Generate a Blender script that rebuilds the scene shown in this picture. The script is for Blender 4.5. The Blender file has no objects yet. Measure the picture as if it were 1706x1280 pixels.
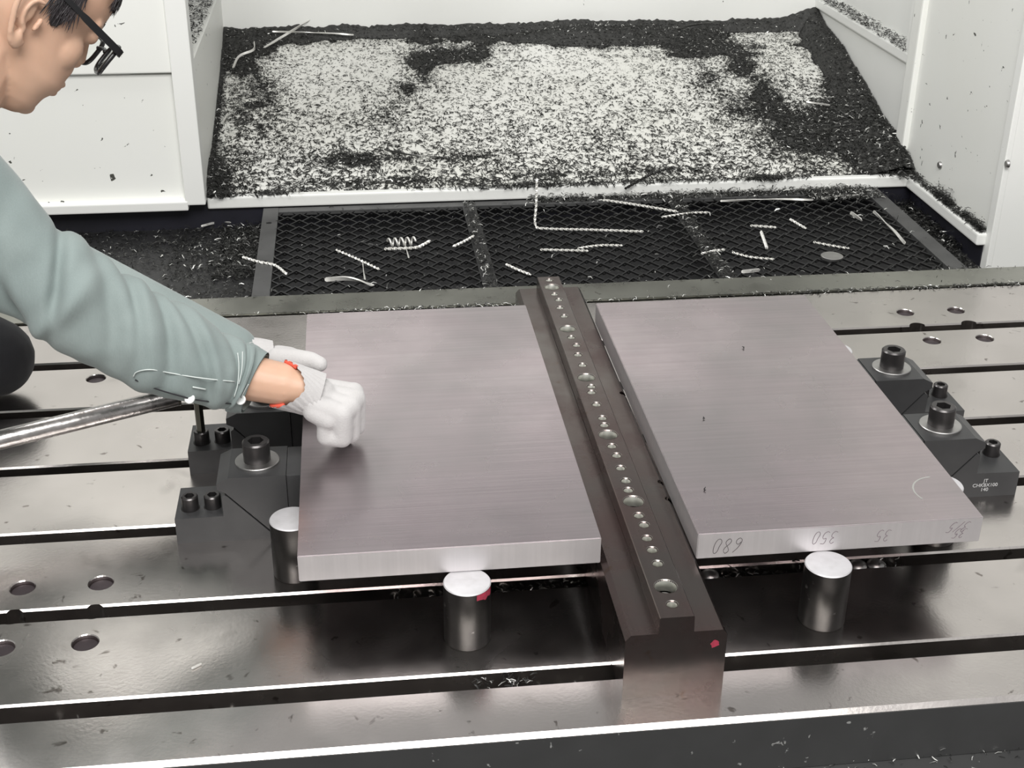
import bpy, bmesh, math, random
import numpy as np
from mathutils import Vector, Matrix, noise
random.seed(7); rng = np.random.default_rng(7)
sc = bpy.context.scene
C = sc.collection
S = 0.001                                    # everything below is written in millimetres

# ------------------------------------------------------------------ camera
CAM = Vector((83.52, -1273.74, 970.22))
CR = Vector((0.99275672, -0.1198775, 0.00796703))
CU = Vector((0.04710684, 0.44939977, 0.89208788))
CF = Vector((0.11052165, 0.88525094, -0.4517917))
FPX = 2221.75
cd = bpy.data.cameras.new('camera'); cam = bpy.data.objects.new('camera', cd); C.objects.link(cam)
cd.sensor_width = 36; cd.lens = FPX / 1706 * 36; cd.clip_start = 0.01; cd.clip_end = 100
m = Matrix.Identity(4)
for i, v in enumerate((CR, CU, -CF)):
    for j in range(3): m[j][i] = v[j]
m.translation = CAM * S
cam.matrix_world = m
sc.camera = cam

# ------------------------------------------------------------------ light
w = bpy.data.worlds.new('hall_light'); sc.world = w; w.use_nodes = True
w.node_tree.nodes['Background'].inputs[0].default_value = (0.97, 0.965, 0.955, 1)
w.node_tree.nodes['Background'].inputs[1].default_value = 0.40
def area(name, loc, size, power, target, col=(1, 1, 1), sy=None):
    l = bpy.data.lights.new(name, 'AREA'); l.energy = power; l.color = col; l.size = size * S
    if sy: l.shape = 'RECTANGLE'; l.size_y = sy * S
    o = bpy.data.objects.new(name, l); C.objects.link(o); o.location = Vector(loc) * S
    o.rotation_euler = (Vector(target) - Vector(loc)).to_track_quat('-Z', 'Y').to_euler()
    return o
area('hall_lamp', (200, -1900, 3050), 2600, 150, (400, 900, 0), (1, 0.99, 0.97), 1600)
area('machine_lamp', (-900, 1500, 2300), 900, 22, (500, 1900, 0), (1, 1, 0.98), 300)
sc.view_settings.view_transform = 'Standard'; sc.view_settings.look = 'None'
sc.view_settings.exposure = 0.25; sc.view_settings.gamma = 1.0
sc.view_settings.use_curve_mapping = False

# ------------------------------------------------------------------ helpers
def ray(px, py): return CR * ((px - 853) / FPX) - CU * ((py - 640) / FPX) + CF
def at(px, py, d): return CAM + ray(px, py) * d                     # point at depth d (mm)
def at_z(px, py, z):
    r = ray(px, py); return CAM + r * ((z - CAM.z) / r.z)
def at_plane(px, py, p, n):
    r = ray(px, py); return CAM + r * ((Vector(p) - CAM).dot(n) / r.dot(n))

def link(name, me, mat=None, parent=None):
    o = bpy.data.objects.new(name, me); C.objects.link(o)
    if mat is not None:
        for mm in (mat if isinstance(mat, (list, tuple)) else [mat]): me.materials.append(mm)
    if parent is not None: o.parent = parent
    return o
def tag(o, label=None, cat=None, group=None, kind=None):
    if label: o['label'] = label
    if cat: o['category'] = cat
    if group: o['group'] = group
    if kind: o['kind'] = kind
    return o
def empty(name, loc=(0, 0, 0), rz=0):
    o = bpy.data.objects.new(name, None); C.objects.link(o); o.empty_display_size = 0.02
    o.location = Vector(loc) * S; o.rotation_euler = (0, 0, rz); return o
def bm_to(name, bm, mat, parent=None, smooth=False, scale=True, autosmooth=None):
    me = bpy.data.meshes.new(name)
    if scale: bmesh.ops.scale(bm, vec=(S, S, S), verts=bm.verts)
    bmesh.ops.recalc_face_normals(bm, faces=bm.faces)
    bm.to_mesh(me); bm.free()
    if smooth:
        for p in me.polygons: p.use_smooth = True
    if autosmooth:
        set_auto(me, autosmooth)
    return link(name, me, mat, parent)
def set_auto(me, deg=35):
    bm = bmesh.new(); bm.from_mesh(me)
    for e in bm.edges:
        e.smooth = not (len(e.link_faces) == 2 and e.calc_face_angle(0) > math.radians(deg))
    for f in bm.faces: f.smooth = True
    bm.to_mesh(me); bm.free()
def py_mesh(name, V, F, mat, parent=None, smooth=False, mi=None):
    me = bpy.data.meshes.new(name)
    me.from_pydata([tuple(c * S for c in v) for v in V], [], F); me.update()
    o = link(name, me, mat, parent)
    if smooth:
        for p in me.polygons: p.use_smooth = True
    if mi is not None: me.polygons.foreach_set('material_index', mi)
    return o
def add_box(bm, x0, x1, y0, y1, z0, z1):
    vs = [bm.verts.new(p) for p in ((x0,y0,z0),(x1,y0,z0),(x1,y1,z0),(x0,y1,z0),(x0,y0,z1),(x1,y0,z1),(x1,y1,z1),(x0,y1,z1))]
    for f in ((3,2,1,0),(4,5,6,7),(0,1,5,4),(1,2,6,5),(2,3,7,6),(3,0,4,7)): bm.faces.new([vs[i] for i in f])
    return vs
def box(name, b, mat, parent=None, bev=0, seg=2):
    bm = bmesh.new(); add_box(bm, *b)
    if bev: bmesh.ops.bevel(bm, geom=bm.edges[:], offset=bev, segments=seg, affect='EDGES', profile=0.6)
    return bm_to(name, bm, mat, parent)
def add_prism(bm, prof, y0, y1, axis='y'):
    """prof: (x,z) polygon extruded along y"""
    a = [bm.verts.new((x, y0, z)) for x, z in prof]; b = [bm.verts.new((x, y1, z)) for x, z in prof]
    n = len(prof)
    bm.faces.new(a); bm.faces.new(b[::-1])
    for i in range(n): bm.faces.new((a[i], b[i], b[(i+1) % n], a[(i+1) % n]))
def add_lathe(bm, prof, seg=40, c=(0, 0, 0), cap=True):
    """prof: list of (r,z); closed at r=0 ends by caps"""
    rings = []
    for r, z in prof:
        rings.append([bm.verts.new((c[0] + r*math.cos(2*math.pi*k/seg), c[1] + r*math.sin(2*math.pi*k/seg), c[2] + z)) for k in range(seg)])
    for a, b in zip(rings, rings[1:]):
        for k in range(seg): bm.faces.new((a[k], a[(k+1) % seg], b[(k+1) % seg], b[k]))
    if cap:
        bm.faces.new(rings[0][::-1]); bm.faces.new(rings[-1])
    return rings
def frames(pts):
    T = []
    for i in range(len(pts)):
        t = (pts[min(i+1, len(pts)-1)] - pts[max(i-1, 0)]); T.append(t.normalized())
    n = T[0].orthogonal().normalized(); out = []
    for i, t in enumerate(T):
        n = (n - t * n.dot(t)).normalized(); out.append((t, n, t.cross(n)))
    return out
def add_tube(bm, pts, rad, seg=12, cap=True):
    pts = [Vector(p) for p in pts]
    if not isinstance(rad, (list, tuple)): rad = [rad] * len(pts)
    fr = frames(pts); rings = []
    for p, r, (t, n, b) in zip(pts, rad, fr):
        rings.append([bm.verts.new(p + (n*math.cos(2*math.pi*k/seg) + b*math.sin(2*math.pi*k/seg))*r) for k in range(seg)])
    for a, b in zip(rings, rings[1:]):
        for k in range(seg): bm.faces.new((a[k], a[(k+1) % seg], b[(k+1) % seg], b[k]))
    if cap: bm.faces.new(rings[0][::-1]); bm.faces.new(rings[-1])
def spline(pts, n=8):
    pts = [Vector(p) for p in pts]; out = []
    P = [2*pts[0]-pts[1]] + pts + [2*pts[-1]-pts[-2]]
    for i in range(1, len(P)-2):
        for k in range(n):
            t = k/n
            out.append(0.5*((2*P[i]) + (P[i+1]-P[i-1])*t + (2*P[i-1]-5*P[i]+4*P[i+1]-P[i+2])*t*t + (3*P[i]-P[i-1]-3*P[i+1]+P[i+2])*t**3))
    out.append(pts[-1]); return out
def evaluated(o):
    dg = bpy.context.evaluated_depsgraph_get(); dg.update()
    me = bpy.data.meshes.new_from_object(o.evaluated_get(dg)); return me
def boolean_cut(o, cutter_bm):
    bmesh.ops.scale(cutter_bm, vec=(S, S, S), verts=cutter_bm.verts)
    bmesh.ops.recalc_face_normals(cutter_bm, faces=cutter_bm.faces)
    me = bpy.data.meshes.new('cutter'); cutter_bm.to_mesh(me); cutter_bm.free()
    c = bpy.data.objects.new('cutter', me); C.objects.link(c)
    md = o.modifiers.new('cut', 'BOOLEAN'); md.object = c; md.operation = 'DIFFERENCE'; md.solver = 'EXACT'
    new = evaluated(o); o.modifiers.clear(); old = o.data; o.data = new
    bpy.data.objects.remove(c); bpy.data.meshes.remove(me); bpy.data.meshes.remove(old)
def remesh(o, voxel, smooth_it=4, fac=0.5):
    md = o.modifiers.new('r', 'REMESH'); md.mode = 'VOXEL'; md.voxel_size = voxel * S; md.use_smooth_shade = True
    if smooth_it:
        ms = o.modifiers.new('s', 'SMOOTH'); ms.iterations = smooth_it; ms.factor = fac
    mats = list(o.data.materials)
    new = evaluated(o); o.modifiers.clear(); o.data = new
    new.materials.clear()
    for mm in mats: new.materials.append(mm)
    for p in new.polygons: p.use_smooth = True; p.material_index = 0
def add_ball(bm, c, r, scale=(1, 1, 1), axes=None, seg=20):
    g = bmesh.ops.create_uvsphere(bm, u_segments=seg, v_segments=seg//2, radius=1)['verts']
    for v in g:
        p = Vector((v.co.x*r*scale[0], v.co.y*r*scale[1], v.co.z*r*scale[2]))
        if axes: p = axes[0]*p.x + axes[1]*p.y + axes[2]*p.z
        v.co = Vector(c) + p
def add_capsule(bm, a, b, ra, rb, seg=16):
    a, b = Vector(a), Vector(b); add_ball(bm, a, ra, seg=seg); add_ball(bm, b, rb, seg=seg)
    if (b-a).length > 1e-3: add_tube(bm, [a, b], [ra, rb], seg)

# ------------------------------------------------------------------ materials
def mat(name, base=(0.5,0.5,0.5), rough=0.5, metal=0.0, **k):
    """procedural surface: base colour varied by noise, optional specks, streaks and bump"""
    M = bpy.data.materials.new(name); M.use_nodes = True; nt = M.node_tree; N = nt.nodes; L = nt.links
    b = N['Principled BSDF']
    b.inputs['Metallic'].default_value = metal
    tc = N.new('ShaderNodeTexCoord')
    def nz(scale, detail=4, stretch=None, dist=0, rough_=0.55):
        mp = N.new('ShaderNodeMapping'); L.new(tc.outputs['Object'], mp.inputs[0])
        if stretch: mp.inputs['Scale'].default_value = stretch
        n = N.new('ShaderNodeTexNoise'); n.inputs['Scale'].default_value = scale; n.inputs['Detail'].default_value = detail
        n.inputs['Distortion'].default_value = dist; n.inputs['Roughness'].default_value = rough_
        L.new(mp.outputs[0], n.inputs['Vector']); return n.outputs['Fac']
    def ramp(fac, stops):
        r = N.new('ShaderNodeValToRGB'); cr = r.color_ramp
        while len(cr.elements) < len(stops): cr.elements.new(0.5)
        for e, (p, c) in zip(cr.elements, stops): e.position = p; e.color = tuple(c) + (1,) if len(c) == 3 else c
        L.new(fac, r.inputs[0]); return r.outputs[0]
    def mix(fac, a, bb):
        mx = N.new('ShaderNodeMix'); mx.data_type = 'RGBA'
        if isinstance(fac, float): mx.inputs[0].default_value = fac
        else: L.new(fac, mx.inputs[0])
        for s, v in ((6, a), (7, bb)):
            if isinstance(v, tuple): mx.inputs[s].default_value = v + (1,) if len(v) == 3 else v
            else: L.new(v, mx.inputs[s])
        return mx.outputs[2]
    g = lambda v: (v, v, v)
    col2 = k.get('col2', tuple(c*0.85 for c in base))
    c = ramp(nz(k.get('scale', 6), 5, k.get('stretch')), [(0.32, base), (0.68, col2)])
    if 'streak' in k:                                   # fine directional lines (milling, brushing)
        amt, st = k['streak']; s = ramp(nz(1.0, 3, st), [(0.3, g(1-amt)), (0.7, g(1+0*amt))])
        mx = N.new('ShaderNodeMix'); mx.data_type = 'RGBA'; mx.blend_type = 'MULTIPLY'; mx.inputs[0].default_value = 1
        L.new(c, mx.inputs[6]); L.new(s, mx.inputs[7]); c = mx.outputs[2]
    for (sc_, lo, hi, colr) in k.get('specks', []):     # stains, dirt specks
        f = ramp(nz(sc_, 3, None, 0.4), [(lo, g(0)), (hi, g(1))]); c = mix(f, c, colr)
    L.new(c, b.inputs['Base Color'])
    rv = k.get('rough_var', 0.0)
    if rv:
        r = ramp(nz(k.get('rough_scale', 9), 5, k.get('stretch')), [(0.3, g(max(rough-rv, 0.02))), (0.7, g(rough+rv))]); L.new(r, b.inputs['Roughness'])
    else: b.inputs['Roughness'].default_value = rough
    if 'bump' in k:
        st, ssc = k['bump'][:2]; bp = N.new('ShaderNodeBump'); bp.inputs['Strength'].default_value = st; bp.inputs['Distance'].default_value = 0.001
        L.new(nz(ssc, 4, k['bump'][2] if len(k['bump']) > 2 else None), bp.inputs['Height']); L.new(bp.outputs[0], b.inputs['Normal'])
    if 'ior_spec' in k: b.inputs['Specular IOR Level'].default_value = k['ior_spec']
    if 'sss' in k:
        b.inputs['Subsurface Weight'].default_value = k['sss']; b.inputs['Subsurface Radius'].default_value = (0.01, 0.004, 0.002); b.inputs['Subsurface Scale'].default_value = 0.5
    if 'sheen' in k: b.inputs['Sheen Weight'].default_value = k['sheen']
    return M
M = {}
M['table'] = mat('ground_table_steel', (0.61,0.575,0.555), 0.23, 1, col2=(0.52,0.49,0.47), scale=5, rough_var=0.07, rough_scale=7,
                 specks=[(42, 0.665, 0.72, (0.24,0.215,0.20)), (9, 0.62, 0.8, (0.36,0.335,0.32))], bump=(0.10, 220))
M['rim'] = mat('dirty_reflection_rim_steel', (0.36,0.36,0.325), 0.3, 1, col2=(0.28,0.28,0.25), scale=6, rough_var=0.08, specks=[(70, 0.68, 0.74, (0.15,0.15,0.13))])  # dirtier table steel; the dark pit's reflection is painted into its base colour
M['plate'] = mat('milled_plate_steel', (0.55,0.47,0.495), 0.27, 1, col2=(0.455,0.415,0.425), scale=4.5, rough_var=0.07, rough_scale=5,
                 streak=(0.10, (3, 160, 3)), specks=[(150, 0.765, 0.79, (0.3,0.26,0.26))], bump=(0.05, 1.0, (6, 400, 6)))
M['edge'] = mat('milled_edge_steel', (0.66,0.63,0.635), 0.45, 0.72, col2=(0.57,0.55,0.555), scale=9, rough_var=0.06, streak=(0.06, (200, 200, 4)))
M['rail'] = mat('ground_rail_steel', (0.155,0.142,0.132), 0.24, 1, col2=(0.14,0.10,0.095), scale=9, rough_var=0.08,
                streak=(0.10, (160, 3, 160)), specks=[(38, 0.66, 0.74, (0.12,0.085,0.07))], bump=(0.05, 180))
M['saw'] = mat('saw_cut_steel', (0.72,0.71,0.73), 0.6, 0.6, col2=(0.60,0.59,0.60), scale=40, bump=(0.2, 60, (1, 8, 1)))
M['round'] = mat('dark_round_bar', (0.085,0.082,0.078), 0.36, 1, col2=(0.05,0.047,0.047), scale=30, specks=[(60, 0.68, 0.75, (0.45,0.44,0.43))])
M['oxide'] = mat('black_oxide_steel', (0.072,0.072,0.073), 0.46, 0.5, col2=(0.056,0.056,0.058), scale=14, rough_var=0.08, bump=(0.08, 300))
M['bolt'] = mat('black_bolt_steel', (0.085,0.08,0.08), 0.30, 0.8, scale=40)
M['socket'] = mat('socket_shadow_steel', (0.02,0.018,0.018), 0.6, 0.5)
M['washer'] = mat('zinc_washer', (0.52,0.51,0.50), 0.38, 1, scale=60, bump=(0.1, 200))
M['bright'] = mat('bright_chamfer_steel', (0.75,0.75,0.74), 0.25, 1)
M['plug'] = mat('dull_hole_plug', (0.075,0.06,0.065), 0.5, 0.6, scale=60)
M['bore'] = mat('bored_hole_steel', (0.62,0.62,0.58), 0.4, 1, col2=(0.5,0.5,0.46), scale=80)
M['pipe'] = mat('worn_steel_pipe', (0.55,0.53,0.52), 0.30, 1, col2=(0.36,0.34,0.33), scale=60, rough_var=0.1, bump=(0.5, 130))
M['key'] = mat('oily_key_steel', (0.16,0.155,0.13), 0.35, 1, scale=30)
M['paint'] = mat('white_machine_paint', (0.86,0.865,0.835), 0.42, 0, col2=(0.83,0.835,0.79), scale=2.0,
                 specks=[(46, 0.695, 0.715, (0.07,0.07,0.06)), (12, 0.74, 0.85, (0.62,0.63,0.55))], bump=(0.03, 60))
M['paint_clean'] = mat('white_sheet_paint', (0.86,0.865,0.84), 0.38, 0, col2=(0.83,0.835,0.805), scale=2.0, specks=[(40, 0.745, 0.76, (0.1,0.1,0.09))])
M['chute'] = mat('scoured_chute_sheet', (0.80,0.80,0.76), 0.36, 0.0, col2=(0.72,0.72,0.67), scale=3, specks=[(130, 0.66, 0.70, (0.12,0.12,0.11))])
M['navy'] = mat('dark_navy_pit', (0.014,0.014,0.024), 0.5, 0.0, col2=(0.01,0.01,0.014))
M['pitfloor'] = mat('oily_pit_floor', (0.022,0.022,0.023), 0.45, 0.1, specks=[(160, 0.66, 0.72, (0.16,0.16,0.15))], bump=(0.6, 160))
M['grate'] = mat('blackened_grating', (0.035,0.035,0.036), 0.40, 0.5, col2=(0.022,0.022,0.022), scale=20)
M['gratebar'] = mat('grey_grating_bar', (0.12,0.12,0.12), 0.45, 0.5, col2=(0.08,0.08,0.08), scale=14, specks=[(90, 0.68, 0.74, (0.02,0.02,0.02))])
M['chip_dark'] = mat('dark_steel_chip', (0.030,0.030,0.029), 0.40, 0.45, col2=(0.016,0.016,0.014), scale=60)
M['chip_mid'] = mat('grey_steel_chip', (0.12,0.12,0.115), 0.35, 0.8, scale=60)
M['chip_bright'] = mat('bright_steel_chip', (0.85,0.85,0.82), 0.35, 0.6, scale=60)
M['mound'] = mat('packed_steel_chips', (0.020,0.020,0.019), 0.6, 0.2, col2=(0.05,0.05,0.047), scale=150, bump=(1.0, 300))
M['strand'] = mat('swarf_strand_steel', (0.82,0.81,0.78), 0.4, 0.5, col2=(0.66,0.65,0.61), scale=80)
M['cast'] = mat('dark_cast_face', (0.065,0.065,0.065), 0.5, 0.3, col2=(0.052,0.052,0.052), scale=10, specks=[(70, 0.70, 0.74, (0.35,0.35,0.34))])
M['dark_band'] = mat('dark_reflection_band', (0.05,0.05,0.05), 0.7, 0, col2=(0.04,0.04,0.04))  # for the added folds over the chute, met only in reflections
M['concrete'] = mat('dark_shop_floor', (0.07,0.07,0.068), 0.6, 0, col2=(0.05,0.05,0.05))
M['ink'] = mat('pencil_ink', (0.06,0.045,0.05), 0.6, 0)
M['ink_faint'] = mat('faint_pencil_ink', (0.17,0.13,0.15), 0.6, 0)
M['red'] = mat('red_paint_mark', (0.42,0.03,0.07), 0.5, 0, col2=(0.25,0.03,0.05), scale=200)
M['redhem'] = mat('red_elastic_hem', (0.85,0.12,0.07), 0.8, 0, bump=(0.6, 500))
M['engrave'] = mat('engraved_white', (0.52,0.52,0.52), 0.6, 0)
M['skin'] = mat('skin', (0.62,0.40,0.285), 0.5, 0, col2=(0.56,0.345,0.24), scale=14, sss=0.12, bump=(0.05, 400))
M['hair'] = mat('black_hair', (0.018,0.016,0.018), 0.42, 0, col2=(0.03,0.024,0.026), scale=40)
M['shirt'] = mat('grey_green_cotton', (0.255,0.300,0.290), 0.85, 0, col2=(0.21,0.255,0.248), scale=7, streak=(0.07, (900, 900, 60)), bump=(0.25, 900), sheen=0.15)
M['stitch'] = mat('pale_stitching', (0.60,0.65,0.63), 0.9, 0)
M['button'] = mat('white_button', (0.85,0.87,0.86), 0.35, 0)
M['trouser'] = mat('black_trouser_cloth', (0.012,0.012,0.015), 0.85, 0, bump=(0.3, 500), sheen=0.1)
M['glove'] = mat('white_cotton_glove', (0.53,0.515,0.51), 0.9, 0, col2=(0.47,0.455,0.45), scale=22, bump=(0.55, 420), sheen=0.2)
M['frame'] = mat('black_spectacle_frame', (0.012,0.012,0.013), 0.3, 0)
g = bpy.data.materials.new('spectacle_lens'); g.use_nodes = True
pb = g.node_tree.nodes['Principled BSDF']; pb.inputs['Transmission Weight'].default_value = 1; pb.inputs['Roughness'].default_value = 0.02; pb.inputs['IOR'].default_value = 1.12
pb.inputs['Base Color'].default_value = (0.95,0.97,0.95,1); M['lens'] = g

# ================================================================== SETTING
XL, XR = -262, 1471          # inner side faces of the chip chute
YB, ZB = 2610, 132           # back of the chute
YF, ZF = 1786, -60           # front of the chute
def chute_z(y): return ZF + (y - YF) / (YB - YF) * (ZB - ZF)
o = box('floor', (-4000, 4000, -4000, 4000, -960, -900), M['concrete']); tag(o, kind='structure')
wb = box('wall_back', (XL-60, XR+60, YB, YB+30, -100, 300), M['paint_clean']); tag(wb, kind='structure')
for k in range(18): box('added_dark_fold', (XL-60, XR+60, YB+4, YB+30 - (k % 2)*12, 300+k*30, 330+k*30), M['dark_band'], wb)   # unseen dark folds added above the chute to darken the steel's reflections
box('added_reflection_cover', (XL-60, XR+60, YB, YB+30, 840, 1500), M['paint_clean'], wb)  # unseen cover, added above the folds for the steel to reflect

# left front panel of the enclosure
wl = box('wall_left', (-1900, -308, 1757, 1775, -62, 238), M['paint'], bev=2); tag(wl, kind='structure')
box('upper_panel', (-1900, -306, 1744, 1775, 244, 1500), M['paint'], wl, bev=3)
box('edge_post', (-306, XL+2, 1735, 1790, -62, 1500), M['paint_clean'], wl, bev=3)
box('bottom_rail', (-1900, -300, 1733, 1775, -74, -52), M['paint_clean'], wl, bev=3)
# left side of the chute behind the post: low sheet and a set-back upper sheet
bm = bmesh.new(); add_prism(bm, [(XL-14, -90), (XL, -90), (XL, 260), (XL-14, 260)], 1790, YB)
bm_to('chute_side_sheet', bm, M['paint'], wl)
box('upper_side_sheet', (XL-150, XL-130, 1790, YB, 255, 1500), M['paint'], wl)
box('side_ledge', (XL-132, XL-2, 1792, YB, 250, 262), M['paint'], wl, bev=2)

# right wall
wr = box('wall_right', (XR, XR+26, 1352, 1885, -56, 1500), M['paint'], bev=2); tag(wr, kind='structure')
box('rear_sheet', (XR+2, XR+30, 1885, YB, -90, 196), M['paint_clean'], wr)
box('window_ledge', (XR-10, XR+60, 1900, YB, 190, 216), M['paint_clean'], wr, bev=4)
box('recess_panel', (XR+46, XR+60, 1880, YB, 210, 1500), M['paint_clean'], wr)
box('window_post', (XR-8, XR+60, 1896, 1926, 190, 1500), M['paint_clean'], wr, bev=3)
box('corner_post', (XR-14, XR+30, 1846, 1898, -30, 1500), M['paint'], wr, bev=5)
box('front_panel', (XR+4, XR+900, 1336, 1352, -400, 1500), M['paint_clean'], wr, bev=2)
box('front_flange', (XR-6, XR+8, 1334, 1362, -400, 1500), M['paint_clean'], wr, bev=2)
for px, py in ((1567, 275), (1680, 273)):
    p = at_plane(px, py, (XR, 0, 0), Vector((1, 0, 0)))
    bm = bmesh.new(); add_lathe(bm, [(9, 0), (9, 3), (6.5, 6)], 16)
    bmesh.ops.rotate(bm, verts=bm.verts, cent=(0,0,0), matrix=Matrix.Rotation(-math.pi/2, 3, 'Y'))
    bmesh.ops.translate(bm, verts=bm.verts, vec=p)
    bm_to('bolt', bm, M['washer'], wr, autosmooth=40)

# chute sheet and its rolled lip
bm = bmesh.new(); add_prism(bm, [(0, 0)]*0 or [(0,0),(1,0),(1,1)], 0, 1); bm.free()
V = [(XL, YF, ZF), (XR+2, YF, ZF), (XR+2, YB, ZB), (XL, YB, ZB)]
V += [(x, y, z-8) for x, y, z in V]
ch = py_mesh('chip_chute', V, [(0,1,2,3),(7,6,5,4),(0,4,5,1),(1,5,6,2),(2,6,7,3),(3,7,4,0)], M['chute'])
tag(ch, 'sloping white sheet metal chute at the back, strewn with dark chips', 'chute')
box('lip', (XL+2, XR+4, 1766, 1790, -84, -55), M['paint_clean'], ch, bev=5, seg=3)
lr = box('trim_1', (XR-26, XR+6, 1356, 1770, -84, -55), M['paint_clean'], bev=6, seg=3); tag(lr, kind='structure')

# pit around the grating
pf = box('floor_pit', (-2000, 2000, 1032, 1800, -160, -135), M['pitfloor']); tag(pf, kind='structure')
pw = box('wall_pit_back', (-2000, XR+40, 1778, 1796, -400, -62), M['navy']); tag(pw, kind='structure')
pw2 = box('wall_pit_right', (XR-8, XR+4, 1362, 1778, -400, -70), M['navy']); tag(pw2, kind='structure')

# ================================================================== MACHINE TABLE
tb = empty('machine_table', (0, 0, 0))
tag(tb, 'large ground steel machine table with parallel T-slots, filling the foreground', 'machine table')
TX0, TX1 = -1300, 2100
bars = [(-193, -108), (-84, 68), (91, 240), (263, 416), (439, 592), (615, 757), (781, 941)]
holes = [(x, y) for x in (-345, -251, 1064, 1160) for y in (20, 79.5, 139, 717, 777.5, 838)]
for i, (y0, y1) in enumerate(bars):
    bm = bmesh.new(); add_box(bm, TX0, TX1, y0, y1, -64 if i == 0 else -46, 0)
    ed = [e for e in bm.edges if abs(e.verts[0].co.z) < 1 and abs(e.verts[1].co.z) < 1 and abs(e.verts[0].co.x - e.verts[1].co.x) > 1]
    bmesh.ops.bevel(bm, geom=ed, offset=2.4 if i else 5, segments=1, affect='EDGES', profile=0.5)
    b = bm_to('table_bar', bm, M['table'], tb)
    hs = [h for h in holes if y0 - 14 < h[1] < y1 + 14]
    if hs:
        cb = bmesh.new()
        for hx, hy in hs: add_lathe(cb, [(15, -16), (15, -1.2), (16.2, 0.2), (16.2, 5)] if (y0 < hy < y1) else [(15, -60), (15, 5)], 28, (hx, hy, 0))
        boolean_cut(b, cb)
for hx, hy in holes:
    if any(y0 < hy < y1 for y0, y1 in bars):
        bm = bmesh.new(); add_lathe(bm, [(14.9, -15.8), (14.9, -6.5), (13.5, -5.5)], 28, (hx, hy, 0)); bm_to('hole_plug', bm, M['plug'], tb, autosmooth=30)
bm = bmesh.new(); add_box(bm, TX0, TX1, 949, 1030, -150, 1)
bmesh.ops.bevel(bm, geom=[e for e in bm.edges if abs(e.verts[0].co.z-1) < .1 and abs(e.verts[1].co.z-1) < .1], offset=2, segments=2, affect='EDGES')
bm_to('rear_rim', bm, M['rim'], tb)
box('table_body', (TX0+1, TX1-1, -186, 1028, -150, -44), M['cast'], tb)
o = box('front_apron', (TX0, TX1, -193.8, -184, -75, -5.6), M['cast'], tb)
wc = empty('way_cover', (0, 0, 0)); tag(wc, 'dark oily steel ledge running along the foot of the table front', 'cover')
box('cover_plate', (TX0, TX1, -760, -187, -90, -76), M['cast'], wc)
box('cover_skirt', (TX0, TX1, -760, -748, -900, -90), M['cast'], wc)

# ================================================================== STEEL PLATES
ZT = 114.75
def plate(name, x0, y0, label):
    bm = bmesh.new(); add_box(bm, 0, 348.5, 0, 680, ZT-35, ZT)
    bmesh.ops.bevel(bm, geom=bm.edges[:], offset=1.0, segments=2, affect='EDGES')
    for f in bm.faces:
        f.normal_update()
        if abs(f.normal.z) < 0.9: f.material_index = 1
    o = bm_to(name, bm, [M['plate'], M['edge']]); o.location = Vector((x0, y0, 0)) * S
    tag(o, label, 'steel plate', 'steel plates clamped beside the rail'); return o
pl = plate('steel_plate', 0, 0, 'thick grey steel plate left of the drilled rail, under the gloved hand')
pr = plate('steel_plate', 462, -4.4, 'thick grey steel plate right of the drilled rail, with numbers pencilled on its front edge')

# handwriting: strokes on the 30 x 18 mm grid of one glyph, drawn upside down as in the photograph
GL = {'0': [[(3,9),(2,4),(4,0.5),(7,1),(8.5,6),(8,13),(6,17),(3.5,15),(3,9)]],
      '8': [[(7.5,15),(5,17.5),(2.5,15),(4,11),(7,7),(8,3.5),(5.5,0.5),(2.8,3),(4,7),(7,10.5),(7.8,14)]],
      '6': [[(8,17),(4.5,12),(2.5,6),(3,2),(5.5,0.3),(8,2.5),(7.5,6),(5,7.5),(3,5)]],
      '3': [[(2.5,15.5),(5,17.5),(7.5,15),(6.5,11),(4.5,9.5),(7.5,8),(8,4),(5.5,0.8),(2,2)]],
      '5': [[(8,17),(3.5,17),(3,10),(6,10.5),(8,7.5),(7,2.5),(4,0.5),(1.5,2)]],
      'x': [[(1,1),(9,15)], [(2,15),(8,2)]], '/': [[(2,0),(8,17)]]}
def write_number(parent, text, x_right, zc, h, mat_, slant=0.25, name='pencilled_number'):
    """text turned by 180 degrees on the plate's front face; x_right: where the first glyph starts"""
    bm = bmesh.new(); k = h / 17.0
    for i, chh in enumerate(text):
        for st in GL[chh]:
            pts = spline([(x, z, 0) for x, z in st], 4)
            P = []
            for p in pts:
                gx = i*10.5 + p.x + slant*(p.y-8.5); gz = p.y - 8.5
                P.append(Vector((x_right - gx*k, -0.12, zc - gz*k)))
            add_tube(bm, P, 0.32, 5)
    o = bm_to(name, bm, mat_, parent); return o
write_number(pr, '680', 55, ZT-18.5, 20, M['ink'])
write_number(pr, '350', 170, ZT-15.5, 17, M['ink_faint'])
write_number(pr, '35', 236, ZT-17.5, 16, M['ink_faint'])
write_number(pr, '3/5', 332, ZT-12, 14, M['ink_faint'], 0.6)
write_number(pr, '35', 330, ZT-21, 13, M['ink_faint'], 0.5)

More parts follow.
